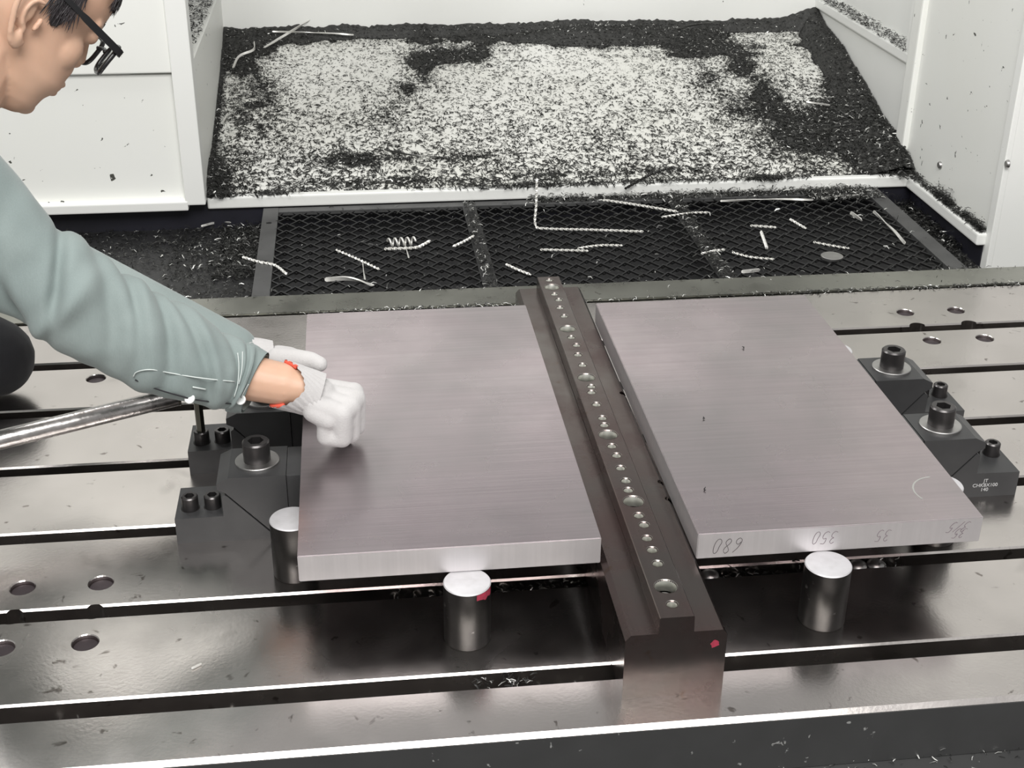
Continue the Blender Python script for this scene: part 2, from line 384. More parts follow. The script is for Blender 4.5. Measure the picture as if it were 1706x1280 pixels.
# ================================================================== DRILLED RAIL
RX0, RX1, RY0, RY1 = 349, 461.3, -147, 814
bm = bmesh.new()
add_prism(bm, [(RX0,0),(RX1,0),(RX1,80),(RX1-5,86),(424.5,86),(424,87),(423.5,105.6),(422.5,106.6),(386.5,106.6),(385.5,105.6),(385,87),(384.5,86),(RX0+6,86),(RX0,79)], RY0, RY1)
rail = bm_to('locating_rail', bm, M['rail'])
tag(rail, 'long stepped steel rail drilled with a row of holes, standing between the two plates', 'rail')
small = [799.8,738.5,714.5,682.4,648.5,567.8,538.7,505.2,469.7,399.5,381.6,344.2,304.2,283.9,225.9,201.0,168.7,137.0,114.5,55.8,34.8,6.1,-18.3,-46.1,-123.5]
smx = [0,0,3.5,.5,2,.5,4,.5,1.5,2.5,-.5,0,1,0,-.5,1,0,.5,-1,0,2,-.5,.3,.8,-.4]
big = [769.1,599.3,428.2,256.6,87.8,-90.5]
cb = bmesh.new()
for y, dx in zip(small, smx): add_lathe(cb, [(5.6, 84), (5.6, 105.4), (7.0, 107.0), (7.0, 112)], 24, (404.4+dx, y, 0))
for y in big: add_lathe(cb, [(12.0, 78), (12.0, 105.4), (13.4, 107.0), (13.4, 112)], 32, (404.4, y, 0))
for y, x in ((413.5, 455), (162.9, 456), (121.8, 456)): add_lathe(cb, [(5.5, 70), (5.5, 90)], 20, (x+2, y, 0))
boolean_cut(rail, cb)
def hex_recess_bolt(bm, c, r, h, hexr, depth, seg=36, ch=1.5):
    """socket head: cylinder with a hexagonal recess cut into its top"""
    cx, cy, cz = c
    outer = add_lathe(bm, [(r, 0), (r, h-ch), (r-ch, h)], seg, c, cap=False)
    bm.faces.new(outer[0][::-1])
    top = outer[-1]
    hx = lambda k: hexr*math.cos(math.pi/6)/math.cos(((2*math.pi*k/seg) % (math.pi/3)) - math.pi/6)
    inn = [bm.verts.new((cx + hx(k)*math.cos(2*math.pi*k/seg), cy + hx(k)*math.sin(2*math.pi*k/seg), cz+h)) for k in range(seg)]
    low = [bm.verts.new((v.co.x, v.co.y, cz+h-depth)) for v in inn]
    for a, b in ((top, inn), (inn, low)):
        for k in range(seg): bm.faces.new((a[k], a[(k+1) % seg], b[(k+1) % seg], b[k]))
    bm.faces.new(low)
for y in big:
    bm = bmesh.new(); hex_recess_bolt(bm, (404.4, y, 78.5), 10.2, 14, 5.5, 8)
    bm_to('socket_screw', bm, M['bolt'], rail, autosmooth=35)
for y, dx, r in [(y, dx, 5.6) for y, dx in zip(small, smx)] + [(y, 0, 12.0) for y in big]:
    bm = bmesh.new(); add_lathe(bm, [(r-0.1, 92), (r-0.1, 105.3), (r+1.3, 106.75)], 28, (404.4+dx, y, 0), cap=False)
    bm_to('bored_rim', bm, M['bore'], rail, smooth=True)
# red paint dab on the front face of the rail
bm = bmesh.new()
pts = [(448+6*math.cos(a)*(0.6+0.5*random.random()), RY0-0.15, 68+6*math.sin(a)*(0.6+0.5*random.random())) for a in np.linspace(0, 2*math.pi, 13)[:-1]]
vs = [bm.verts.new(p) for p in pts]; bm.faces.new(vs)
tag(bm_to('paint_dab', bm, M['red'], rail), 'red paint dab')

# ================================================================== SUPPORT CYLINDERS
def support(x, y, label, red=False):
    r = 27.5; h = ZT - 35.2
    root = empty('support_cylinder', (x, y, 0)); tag(root, label, 'support', 'round bars carrying the plates')
    bm = bmesh.new(); add_lathe(bm, [(r-1, 0), (r, 1.5), (r, h-1.6)], 48, cap=False); bmesh.ops.holes_fill(bm, edges=bm.edges[:], sides=60)
    bm_to('bar', bm, M['round'], root, autosmooth=40)
    bm = bmesh.new(); add_lathe(bm, [(r, h-1.6), (r-1.0, h-0.2), (r-1.6, h)], 48)
    bm_to('sawn_end', bm, M['saw'], root, autosmooth=30)
    if red:
        bm = bmesh.new()
        g_ = []
        for a in np.linspace(-1.25, -0.35, 7): g_.append([bm.verts.new((27.6*math.cos(a), 27.6*math.sin(a), z)) for z in (h-2, h-9-5*random.random())])
        for a, b in zip(g_, g_[1:]): bm.faces.new((a[0], b[0], b[1], a[1]))
        tag(bm_to('paint_smear', bm, M['red'], root), 'red paint smear')
    return root
support(190.4, -19, 'short round steel bar with a red smear, under the left plate\'s front edge', True)
support(614.5, -29.5, 'short round steel bar standing under the front edge of the right plate')
support(820, 128, 'round steel bar end peeking past the right plate\'s edge, before the near clamp')
support(818, 538, 'round steel bar end peeking past the right plate\'s edge, behind the far clamp')
support(-12, 137, 'short round steel bar half hidden under the left plate\'s left side, near a clamp')

# ================================================================== CLAMPS
def make_clamp():
    """jaw face at x=0, tail at x=-165, y 0..78"""
    root = empty('side_clamp')
    bm = bmesh.new()
    add_prism(bm, [(-165,0),(-37,0),(-96,67),(-99,69),(-103,66),(-103,38),(-165,37)], 0, 78)
    bmesh.ops.bevel(bm, geom=[e for e in bm.edges if e.calc_face_angle(0) > 0.3], offset=1.2, segments=2, affect='EDGES')
    bm_to('base_block', bm, M['oxide'], root)
    bm = bmesh.new()
    add_prism(bm, [(-20,2),(-36,2),(-94.5,68),(-98,72),(-108,77),(-108,86),(-93,93.5),(-20,93.5)], 0.4, 77.6)
    bmesh.ops.bevel(bm, geom=[e for e in bm.edges if e.calc_face_angle(0) > 0.3], offset=1.2, segments=2, affect='EDGES')
    bm_to('sliding_wedge', bm, M['oxide'], root)
    box('jaw', (-19.6, -0.6, 2, 76, 28, 93), M['oxide'], root, bev=1.2)
    bm = bmesh.new(); rg = add_lathe(bm, [(11, 0), (28.5, 0), (28.5, 3.2), (27.5, 4), (11, 4)], 44, (-57.5, 39, 93.5), cap=False)
    for k in range(44): bm.faces.new((rg[-1][k], rg[-1][(k+1) % 44], rg[0][(k+1) % 44], rg[0][k]))
    bm_to('washer', bm, M['washer'], root, autosmooth=30)
    bm = bmesh.new(); hex_recess_bolt(bm, (-57.5, 39, 97.5), 17.5, 28, 10.5, 16, 48, 2)
    bm_to('clamping_bolt', bm, M['bolt'], root, autosmooth=35)
    for sx in (-147, -118):
        bm = bmesh.new(); hex_recess_bolt(bm, (sx, 26, 37), 10.8, 19, 6.6, 12, 36, 1.5)
        bm_to('fixing_screw', bm, M['bolt'], root, autosmooth=35)
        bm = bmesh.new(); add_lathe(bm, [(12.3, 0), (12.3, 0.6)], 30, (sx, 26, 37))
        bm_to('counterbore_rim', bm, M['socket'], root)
    return root
def copy_tree(o, parent=None):
    c = o.copy(); C.objects.link(c); c.parent = parent
    for chd in o.children: copy_tree(chd, c)
    return c
cl = make_clamp()
spots = [((-0.8, 217, 0), 0, 'black side clamp at the left plate nearest the camera, beside the half-hidden round bar'),
         ((-0.8, 393, 0), 0, 'black side clamp below the worker\'s sleeve, with the hex key in its screw'),
         ((811.3, 294, 0), math.pi, 'black side clamp at the right plate nearest the camera, engraved on its front'),
         ((811.3, 475, 0), math.pi, 'black side clamp at the right plate, the farther of the two there')]
clamps = []
for i, (loc, rz, lab) in enumerate(spots):
    c = cl if i == 0 else copy_tree(cl)
    c.location = Vector(loc) * S; c.rotation_euler = (0, 0, rz)
    tag(c, lab, 'clamp', 'side clamps gripping the plates'); clamps.append(c)
# engraving on the near right clamp (its local +y face looks at the camera after the half turn)
def text_mesh(name, s, size, mat_, parent, loc, rot):
    cu = bpy.data.curves.new(name, 'FONT'); cu.body = s; cu.size = size * S; cu.align_x = 'CENTER'; cu.extrude = 0.0001
    t = bpy.data.objects.new(name, cu); C.objects.link(t); me = evaluated(t); bpy.data.objects.remove(t)
    o = link(name, me, mat_, parent); o.location = Vector(loc) * S; o.rotation_euler = rot; return o
for s, z in (('JT', 23), ('CHK8X100', 16), ('140', 9)):
    text_mesh('engraving', s, 7.6, M['engrave'], clamps[2], (-118, 78.15, z), (math.pi/2, 0, math.pi))

# ================================================================== HEX KEY AND PIPE
KX, KY = -147.8, 419
hk = empty('hex_key', (0, 0, 0)); tag(hk, 'L-shaped hex key standing in the screw of a black clamp', 'hex key')
A = at_z(330, 678, 116)
far = at_z(0, 733, 108)
d = (far - Vector((KX, KY, 118))).normalized()
pts = [Vector((KX, KY, 44)), Vector((KX, KY, 80)), Vector((KX, KY, 104)), Vector((KX, KY, 113)) + d*2, Vector((KX, KY, 118)) + d*9, Vector((KX, KY, 118)) + d*24, Vector((KX, KY, 118)) + d*70]
bm = bmesh.new(); add_tube(bm, pts, 6.4, 6); bm_to('key', bm, M['key'], hk)
pp = empty('extension_pipe', (0, 0, 0)); tag(pp, 'worn steel pipe slipped over the hex key as a lever, running off to the left', 'pipe')
bm = bmesh.new()
s0 = Vector((KX, KY, 118)) + d*26; s1 = Vector((KX, KY, 118)) + d*620
n = 30; add_tube(bm, [s0 + (s1-s0)*t for t in np.linspace(0, 1, n)], [13.2]*n, 24, cap=False)
add_tube(bm, [s0, s0 + d*40], [13.2, 13.2], 24, cap=False)
e0 = bm.verts[:]
bm_to('tube', bm, M['pipe'], pp, smooth=True)
bm = bmesh.new()
add_tube(bm, [s0 - d*0.4, s0 + d*3], [13.6, 13.6], 24, cap=True); bm_to('pipe_mouth', bm, M['key'], pp, autosmooth=30)

# ================================================================== FLOOR GRATING
ZG = -86
gr = empty('floor_grating', (0, 0, 0)); tag(gr, 'black expanded-metal grating over the chip pit behind the table', 'grating')
GX = [-131, 352, 846, 1372]; GY0, GY1 = 1044, 1764
box('frame_bar', (GX[0], GX[0]+36, GY0, GY1, ZG-8, ZG+2), M['gratebar'], gr, bev=1)
bar = gr.children[0]
cbm = bmesh.new()
for y in (1180, 1420, 1660): add_lathe(cbm, [(6.5, -120), (6.5, -60)], 16, (GX[0]+17, y, 0))
boolean_cut(bar, cbm)
box('frame_bar', (GX[3]-40, GX[3], GY0, GY1, ZG-8, ZG+2), M['gratebar'], gr, bev=1)
for x in GX[1:3]: box('frame_bar', (x-16, x+16, GY0, GY1, ZG-8, ZG+0.5), M['grate'], gr, bev=1)
box('frame_bar', (GX[0]+36, GX[3]-40, GY1-30, GY1, ZG-8, ZG+1.5), M['gratebar'], gr, bev=1)
box('frame_bar', (GX[0]+36, GX[3]-40, GY0, GY0+26, ZG-8, ZG+1.5), M['gratebar'], gr, bev=1)
def expanded(x0, x1, y0, y1):
    PX, PY = 52.0, 44.0                       # diamond size
    bm = bmesh.new(); ny = int((y1-y0)/(PY/2)); nx = int((x1-x0)/PX)
    px = (x1-x0)/nx; py = (y1-y0)/ny
    for j in range(ny):                       # each strand waves between neighbouring rows
        P = []
        for i in range(nx*4+1):
            q = (i/4.0 + (0.5 if j % 2 else 0)) % 1.0
            tri = 1 - abs(q*2-1)              # 0..1..0
            s = min(max((tri-0.5)*1.5 + 0.5, 0), 1)
            P.append((x0 + i*px/4, y0 + j*py + s*py, ZG-4 + (s-0.5)*6))
        a = []
        for x, y, z in P:
            a.append([bm.verts.new((x, y-1.9, z+1.2)), bm.verts.new((x, y+1.9, z+2.4)), bm.verts.new((x, y+1.2, z-3.4))])
        for u, v in zip(a, a[1:]):
            for k in range(3): bm.faces.new((u[k], v[k], v[(k+1) % 3], u[(k+1) % 3]))
    return bm_to('expanded_mesh', bm, M['grate'], gr)
expanded(GX[0]+30, GX[1]-10, GY0+12, GY1-20)
expanded(GX[1]+10, GX[2]-10, GY0+12, GY1-20)
expanded(GX[2]+10, GX[3]-34, GY0+12, GY1-20)

# ================================================================== CHIPS (nobody could count them)
BL = []   # chip drifts: centre (from the slope), radii in mm, weight
SN = Vector((0, -(ZB-ZF), YB-YF)).normalized()
for px, py, rx, ry, wgt in [(352,180,12,150,1.3),(400,90,60,40,.85),(425,175,60,45,.5),(352,300,34,40,1.2),(470,60,90,10,.8),
        (760,92,85,15,.95),(705,115,30,22,.8),(672,155,22,22,.6),(640,195,18,16,.45),(590,268,55,12,.85),(760,262,60,6,.5),(640,305,120,7,.6),
        (1200,85,120,16,.8),(960,68,90,8,.9),(1060,66,150,12,.95),(1290,185,45,45,.7),(1400,205,55,60,1.1),(1465,275,40,45,1.2),(1335,235,48,26,.8),
        (1390,90,45,60,1.1),(1180,135,45,20,.45),(1225,180,40,20,.45),(1120,285,60,6,.5),(940,292,120,6,.35),(860,64,500,7,.55),(560,330,90,6,.4),(1230,120,60,14,.5),
        (1420,150,30,60,.9),(1500,270,26,40,1.1)]:
    c = at_plane(px, py, (0, YF, ZF), SN); BL.append((c.x, c.y, rx/0.64, ry/0.27*(0.75 if py > 200 else 1.15), wgt))
BA = np.array(BL)
def dens(x, y):
    d = ((x[:, None]-BA[:, 0])/BA[:, 2])**2 + ((y[:, None]-BA[:, 1])/BA[:, 3])**2
    v = (BA[:, 4]*np.exp(-d)).sum(1)
    nn = np.array([noise.noise(Vector((a*0.012, b*0.012, 3))) + 0.6*noise.noise(Vector((a*0.035, b*0.035, 7))) for a, b in zip(x, y)])
    v = v + (0.16 + 0.22*np.exp(-((v-0.45)/0.3)**2))*nn
    v = np.maximum(v, 1.15 + 0.3*nn - (YB - y)/48.0)            # drift along the back wall
    v = np.maximum(v, 1.0 - (x - XL)/28.0)
    return v
# packed drift as one undulating surface that only surfaces where chips lie thick
nx, ny = 230, 120
gx, gy = np.meshgrid(np.linspace(XL+1, XR-1, nx), np.linspace(YF-6, YB-1, ny))
D = dens(gx.ravel(), gy.ravel())
rough = rng.normal(0, 1.5, D.shape)
hz = chute_z(gy.ravel()) + np.clip((D-0.62)*26, -7, 34) + rough*np.clip((D-0.4)*3, 0, 1)
edge = np.clip(1-(XR-gx.ravel())/120, 0, 1)*28*np.clip((gy.ravel()-1790)/200, 0.4, 1) + np.clip(1-(YB-gy.ravel())/90, 0, 1)*16
hz = np.where(D > 0.5, hz + edge*np.clip((D-0.5)*3, 0, 1), hz)
Vv = np.stack([gx.ravel(), gy.ravel(), hz], 1)
F = [(j*nx+i, j*nx+i+1, (j+1)*nx+i+1, (j+1)*nx+i) for j in range(ny-1) for i in range(nx-1)
     if max(D[j*nx+i], D[j*nx+i+1], D[(j+1)*nx+i]) > 0.5]
dr = py_mesh('chip_drift', Vv.tolist(), F, M['mound'], smooth=True)
tag(dr, 'packed drifts of dark steel chips lying on the white chute', 'metal chips', kind='stuff')
def chip_mesh(name, P, N, size, mi, mats, parent=None, curl=0.5, arch=0.35):
    """P: points (mm), N: up normals; each chip a small bent strip of two quads"""
    n = len(P); a = rng.uniform(0, 2*math.pi, n); L = size*rng.uniform(0.55, 1.5, n); W = L*rng.uniform(0.09, 0.22, n)
    up = N / np.linalg.norm(N, axis=1)[:, None]
    t = np.stack([np.cos(a), np.sin(a), rng.normal(0, 0.22, n)], 1); t -= up*(t*up).sum(1)[:, None]*0.8
    t /= np.linalg.norm(t, axis=1)[:, None]; s = np.cross(up, t); s += up*rng.normal(0, 0.35, n)[:, None]
    V = np.empty((n, 6, 3)); bend = rng.normal(0, curl, n)
    for q, u in enumerate((-0.5, 0.0, 0.5)):
        c = P + t*(L*u)[:, None] + np.cross(up, t)*((0.25-u*u)*L*bend)[:, None] + up*((0.25-u*u)*L*arch*2 + 0.6)[:, None]
        wv = s*(W*0.5*(1 if u == 0 else 0.6))[:, None]
        V[:, q*2] = c - wv; V[:, q*2+1] = c + wv
    V = V.reshape(-1, 3)*S
    base = np.arange(n)*6
    F = np.stack([np.stack([base, base+1, base+3, base+2], 1), np.stack([base+2, base+3, base+5, base+4], 1)], 1).reshape(-1, 4)
    me = bpy.data.meshes.new(name)
    me.vertices.add(len(V)); me.vertices.foreach_set('co', V.ravel())
    me.loops.add(F.size); me.loops.foreach_set('vertex_index', F.ravel().astype(np.int32))
    me.polygons.add(len(F)); me.polygons.foreach_set('loop_start', (np.arange(len(F))*4).astype(np.int32))
    me.update(calc_edges=True)
    o = link(name, me, mats, parent)
    me.polygons.foreach_set('material_index', np.repeat(mi, 2).astype(np.int32)); me.update()
    return o
cm = [M['chip_dark'], M['chip_mid'], M['chip_bright']]
n = 260000
x = rng.uniform(XL+4, XR-6, n); y = rng.uniform(YF-4, YB-6, n)
Dn = dens(x, y); tt = (y-YF)/(YB-YF)
clump = np.array([noise.noise(Vector((a*0.028, b*0.05, 11))) for a, b in zip(x, y)])
prob = np.clip(np.where(Dn > 0.5, 0.55, 0.0) + np.clip(Dn, 0, 0.5)*0.7 + (0.21 - 0.13*tt) + 0.16*clump, 0.02, 1)
keep = rng.uniform(0, 1, n) < prob*0.62
x, y, Dn = x[keep], y[keep], Dn[keep]
ii = np.clip(((x-(XL+1))/(XR-XL-2)*(nx-1)).astype(int), 0, nx-1); jj = np.clip(((y-(YF-6))/(YB-YF+5)*(ny-1)).astype(int), 0, ny-1)
z = np.maximum(hz.reshape(ny, nx)[jj, ii], chute_z(y)) + 0.4
P = np.stack([x, y, z], 1); Nn = np.tile(np.array(SN), (len(P), 1)) + rng.normal(0, 0.28, (len(P), 3))*(Dn > 0.5)[:, None]
mi = np.where(Dn > 0.5, rng.choice(3, len(P), p=[0.74, 0.20, 0.06]), rng.choice(3, len(P), p=[0.93, 0.06, 0.01]))
o = chip_mesh('metal_chips', P, Nn, (12.5 - 5.0*np.clip((y-YF)/600, 0, 1)), mi, cm, curl=0.8)
tag(o, 'fine dark curled steel chips scattered over the white chute', 'metal chips', kind='stuff')
# chips on the pit floor, grating bars and ledges
def scatter(name, rects, label, size, probs, curl=0.5, nsig=0.5):
    Ps = []
    for (x0, x1, y0, y1, z, n, zs) in rects:
        Ps.append(np.stack([rng.uniform(x0, x1, n), rng.uniform(y0, y1, n), np.full(n, z) + np.abs(rng.normal(0, zs, n))], 1))
    P = np.concatenate(Ps); N = np.tile(np.array((0, 0, 1.0)), (len(P), 1)) + rng.normal(0, nsig*0.5, (len(P), 3))
    o = chip_mesh(name, P, N, size, rng.choice(3, len(P), p=probs), cm, curl=curl)
    tag(o, label, 'metal chips', kind='stuff'); return o
scatter('metal_chips', [(-1000, -140, 1040, 1770, -134, 3000, 3), (-330, -135, 1300, 1770, -134, 1500, 6), (-230, -135, 1450, 1770, -134, 1800, 9), (-600, -135, 1500, 1770, -134, 900, 4), (1374, 1440, 1060, 1770, -134, 3800, 10), (1440, 1468, 1450, 1770, -134, 900, 10),
                        (-90, 1372, 1050, 1770, -134, 1500, 6)], 'dark steel chips lying on the pit floor around the grating', 11, [0.86, 0.10, 0.04])
scatter('metal_chips', [(-95, 1340, 1060, 1750, ZG+1, 420, 2), (832, 866, 1050, 1760, ZG, 900, 4), (340, 366, 1050, 1760, ZG, 420, 3), (1290, 1365, 1060, 1230, ZG, 420, 5), (500, 1340, 1735, 1772, ZG, 2600, 7),
                        (1180, 1370, 1690, 1772, ZG, 900, 5), (-90, 1300, 1035, 1075, ZG, 420, 4)], 'grey and bright steel chips caught on the black grating', 11, [0.55, 0.29, 0.16])
scatter('metal_chips', [(-210, 1700, 940, 951, 0, 520, 1.5), (820, 1700, 938, 953, 0, 420, 2), (60, 330, 938, 950, 0, 200, 2), (-210, 1500, 1024, 1030, 1, 120, 1), (-500, 1900, 930, 1030, 1, 60, .2)], 'fine chips lying in the groove along the table\'s rear rim', 7, [0.4, 0.35, 0.25])
scatter('metal_chips', [(100, 350, 72, 90, -20, 160, 6), (500, 760, 70, 90, -18, 260, 8), (-400, 900, -106, -85, -40, 260, 4), (180, 260, -104, -88, -10, 60, 5), (-1000, 1900, 942, 948, -30, 300, 3)], 'chips fallen into the T-slots beside the round bars', 7, [0.6, 0.25, 0.15])
scatter('metal_chips', [(-600, 1500, -420, -190, -76, 420, 1), (500, 1500, -205, -190, -76, 160, 3)], 'fine bright specks of swarf on the ledge below the table front', 6, [0.4, 0.3, 0.3])
scatter('metal_chips', [(XR-24, XR-2, 1360, 1775, -55, 900, 5), (XR-16, XR-4, 1370, 1470, -55, 350, 8), (XR-22, XR-2, 1530, 1640, -55, 420, 11), (XR-12, XR+40, 1910, 2600, 216, 1100, 4)], 'dark chips heaped on the white ledges of the right wall', 10, [0.9, 0.08, 0.02])
scatter('metal_chips', [(XL-128, XL-8, 1800, 2600, 262, 1800, 3)], 'dark chips on the narrow ledge above the chute\'s left side', 11, [0.9, 0.07, 0.03])
for (cx, cy, n_, sd) in ((1440, 1765, 700, 24), (30, 1772, 260, 26), (-240, 1772, 320, 18), (500, 1770, 500, 60), (1090, 1770, 450, 30)):
    pass
k = 2600
xs = np.concatenate([rng.normal(-235, 24, 420), rng.normal(-110, 30, 160), rng.normal(470, 90, 420), rng.normal(1085, 22, 340), rng.uniform(480, 1200, 620), rng.normal(1440, 26, 640)])
ys = np.concatenate([np.full(len(xs)-640, 1776) + rng.normal(0, 8, len(xs)-640), rng.normal(1800, 26, 640)])
P = np.stack([xs, ys, np.where(ys > 1786, chute_z(ys), -55) + np.abs(rng.normal(0, 4, len(xs)))], 1)
o = chip_mesh('metal_chips', P, np.tile(np.array((0, -0.3, 1.0)), (len(P), 1)) + rng.normal(0, .3, (len(P), 3)), 13, rng.choice(3, len(P), p=[.88, .09, .03]), cm)
tag(o, 'dark chips spilling over the white lip of the chute', 'metal chips', kind='stuff')

# ---------------------------------------------------------------- swarf strands, each a thing
def strand(pts, r, label, twist=True, mat_='strand', name='swarf_strand', z=None, up=None):
    P3 = []
    for i, q in enumerate(pts):
        if len(q) == 3: P3.append(Vector(q))
        else: P3.append(at_z(q[0], q[1], z if z is not None else ZG+4))
    pp_ = spline(P3, 10) if len(P3) > 2 else [P3[0].lerp(P3[1], t) for t in np.linspace(0, 1, 16)]
    L = sum((b-a).length for a, b in zip(pp_, pp_[1:])); n = max(12, int(L/3.2))
    # resample
    cum = [0]
    for a, b in zip(pp_, pp_[1:]): cum.append(cum[-1] + (b-a).length)
    q = []
    for i in range(n+1):
        s = L*i/n; j = min(max(np.searchsorted(cum, s)-1, 0), len(pp_)-2); f = (s-cum[j])/max(cum[j+1]-cum[j], 1e-6)
        q.append(pp_[j].lerp(pp_[j+1], min(max(f, 0), 1)))
    bm = bmesh.new(); fr = frames(q); rows = []
    for i, (p, (t, nn, b)) in enumerate(zip(q, fr)):
        a = (i*0.9 if twist else 0.4 + i*0.05); w_ = r*(0.55 if i in (0, n) else 1)
        u = nn*math.cos(a) + b*math.sin(a); v = nn*-math.sin(a) + b*math.cos(a)
        w_ *= 1.05
        rows.append([bm.verts.new(p + u*w_ + v*w_*0.35), bm.verts.new(p - u*w_ + v*w_*0.35), bm.verts.new(p - u*w_ - v*w_*0.35), bm.verts.new(p + u*w_ - v*w_*0.35)])
    for a, b in zip(rows, rows[1:]):
        for k_ in range(4): bm.faces.new((a[k_], b[k_], b[(k_+1) % 4], a[(k_+1) % 4]))
    bm.faces.new(rows[0]); bm.faces.new(rows[-1][::-1])
    o = bm_to(name, bm, M[mat_]); tag(o, label, 'metal strand', 'long swarf strands behind the table'); return o
g0 = at_z(892, 378, ZG+4); gtop = g0 + Vector((2, 6, 112))
strand([tuple(gtop), tuple(g0 + Vector((1, 3, 50))), tuple(g0 + Vector((0, 0, 4))), tuple(at_z(910, 381, ZG+4)), tuple(at_z(985, 383, ZG+4)), tuple(at_z(1072, 386, ZG+5))], 3.0, 'bent pale metal strand with one end standing upright on the grating')
for pts, r, tw, lab in [
    ([(1005,333),(1065,342),(1130,353)], 3.2, True, 'twisted pale metal strand at the back of the grating, right of the upright one'),
    ([(1102,362),(1150,355),(1182,354)], 2.6, True, 'short twisted metal strand just in front of the grating\'s right joint bar end'),
    ([(1200,335),(1280,332),(1355,333)], 2.2, False, 'thin straight metal strand along the rear right edge of the grating'),
    ([(1368,331),(1400,327),(1430,325)], 2.2, False, 'thin short metal strand at the grating\'s rear right corner'),
    ([(1455,352),(1488,383),(1508,406)], 3.0, False, 'pale metal strand lying slanted beside the grating\'s right frame bar'),
    ([(1250,376),(1293,379)], 3.0, True, 'short stubby metal strand lying level in the middle of the right grating panel'),
    ([(1268,386),(1278,414)], 3.6, True, 'short thick twisted metal piece pointing at the camera on the right grating panel'),
    ([(1316,365),(1343,381)], 3.0, True, 'short spiral metal strand slanting down on the right grating panel'),
    ([(1417,354),(1436,367)], 3.6, False, 'short bright curved metal sliver near the rear of the right grating frame'),
    ([(1355,403),(1385,409),(1415,414)], 2.4, True, 'thin twisted metal strand just behind the round metal disc'),
    ([(1220,420),(1250,428),(1290,432)], 2.4, True, 'thin metal strand left of the round metal disc'),
    ([(1168,423),(1190,418),(1208,416)], 2.8, True, 'short metal strand beside the right joint bar of the grating'),
    ([(1235,453),(1266,450)], 3.4, False, 'short pale metal strand at the grating\'s front edge, right half'),
    ([(900,416),(940,417),(980,418)], 2.8, True, 'twisted metal strand in the middle panel, left of its longer neighbour'),
    ([(962,414),(1000,409),(1037,409)], 2.6, True, 'wavy metal strand in the middle grating panel below the bent upright one'),
    ([(843,440),(862,449),(885,458)], 2.8, True, 'short twisted metal strand near the grating\'s front edge, above the rail\'s far end'),
    ([(560,416),(595,431),(633,449)], 2.6, True, 'straight metal strand lying slanted on the left grating panel'),
    ([(604,438),(606,452),(608,466)], 1.8, False, 'thin dark metal strand crossing below the slanted one on the left panel'),
    ([(541,466),(575,464),(600,468),(622,476)], 4.2, False, 'thick pale curved metal strand at the front of the left grating panel'),
    ([(640,415),(690,413),(705,408),(717,401)], 3.4, True, 'metal strand with an upturned end beside the coiled swarf'),
    ([(673,402),(678,418),(681,430)], 1.6, False, 'thin wire-like strand hanging below the coiled swarf'),
    ([(755,411),(772,403),(790,393)], 3.0, True, 'short twisted metal strand rising to the right near the left joint bar'),
    ([(404,428),(430,436),(458,442),(478,457)], 3.0, True, 'kinked metal strand lying across the grating\'s left frame bar')]:
    strand(pts, r, lab, tw)
strand([(335,377),(360,371),(385,371)], 2.4, 'thin arched metal strand on the dark pit floor under the left panel', False, z=-122)
cp = lambda px, py, dz=4: tuple(at_plane(px, py, (0, YF, ZF), SN) + SN*dz)
strand([cp(389,121,14), cp(400,106,22), cp(424,97,26), cp(424,82,22)], 3.0, 'hooked metal strand on the dark chips at the chute\'s left edge', False)
strand([cp(441,94,26), cp(480,75,34), cp(520,56,44)], 3.0, 'long straight metal strand slanting across the chute\'s rear left corner', False)
strand([cp(455,69,30), cp(540,68,24), cp(590,69,20)], 2.0, 'thin level metal strand at the rear left of the chute', False)
strand([cp(372,212,14), cp(381,198,16)], 2.2, 'short thin metal sliver by the chute\'s left wall', False)
strand([cp(640,251,4), cp(680,262,8), cp(745,265,4)], 2.0, 'thin dark metal wire lying on the bare white of the chute', False, mat_='chip_mid')
strand([cp(1040,322,12), cp(1085,305,26), cp(1122,289,18)], 3.4, 'dark springy strand lying across the chute\'s lip', True, mat_='chip_dark')
strand([cp(1125,63,30), cp(1160,57,30), cp(1190,54,34)], 2.2, 'thin pale strand on the dark drift at the back of the chute', False, mat_='chip_mid')
strand([cp(1340,184,26), cp(1380,190,26)], 2.0, 'short pale strand on the dark drift near the chute\'s right side', False)
strand([cp(1370,229,24), cp(1413,222,24)], 2.0, 'short grey strand low on the dark drift near the chute\'s right side', False, mat_='chip_mid')
strand([cp(908,52,30), cp(912,44,42), cp(919,41,48), cp(927,47,42), cp(929,53,30)], 1.8, 'small hoop of wire standing up against the back wall', False, mat_='chip_dark')
# coil of swarf
c0, c1 = at_z(646, 405, ZG+8), at_z(692, 402, ZG+8)
ax = (c1-c0).normalized(); sd = Vector((0,0,1)).cross(ax)
bm = bmesh.new(); add_tube(bm, [c0 + (c1-c0)*t + (sd*math.cos(t*28) + Vector((0,0,1))*math.sin(t*28))*9 for t in np.linspace(0, 1, 90)], 2.4, 6)
tag(bm_to('swarf_coil', bm, M['strand'], smooth=True), 'bright tight coil of swarf on the left grating panel', 'metal strand')
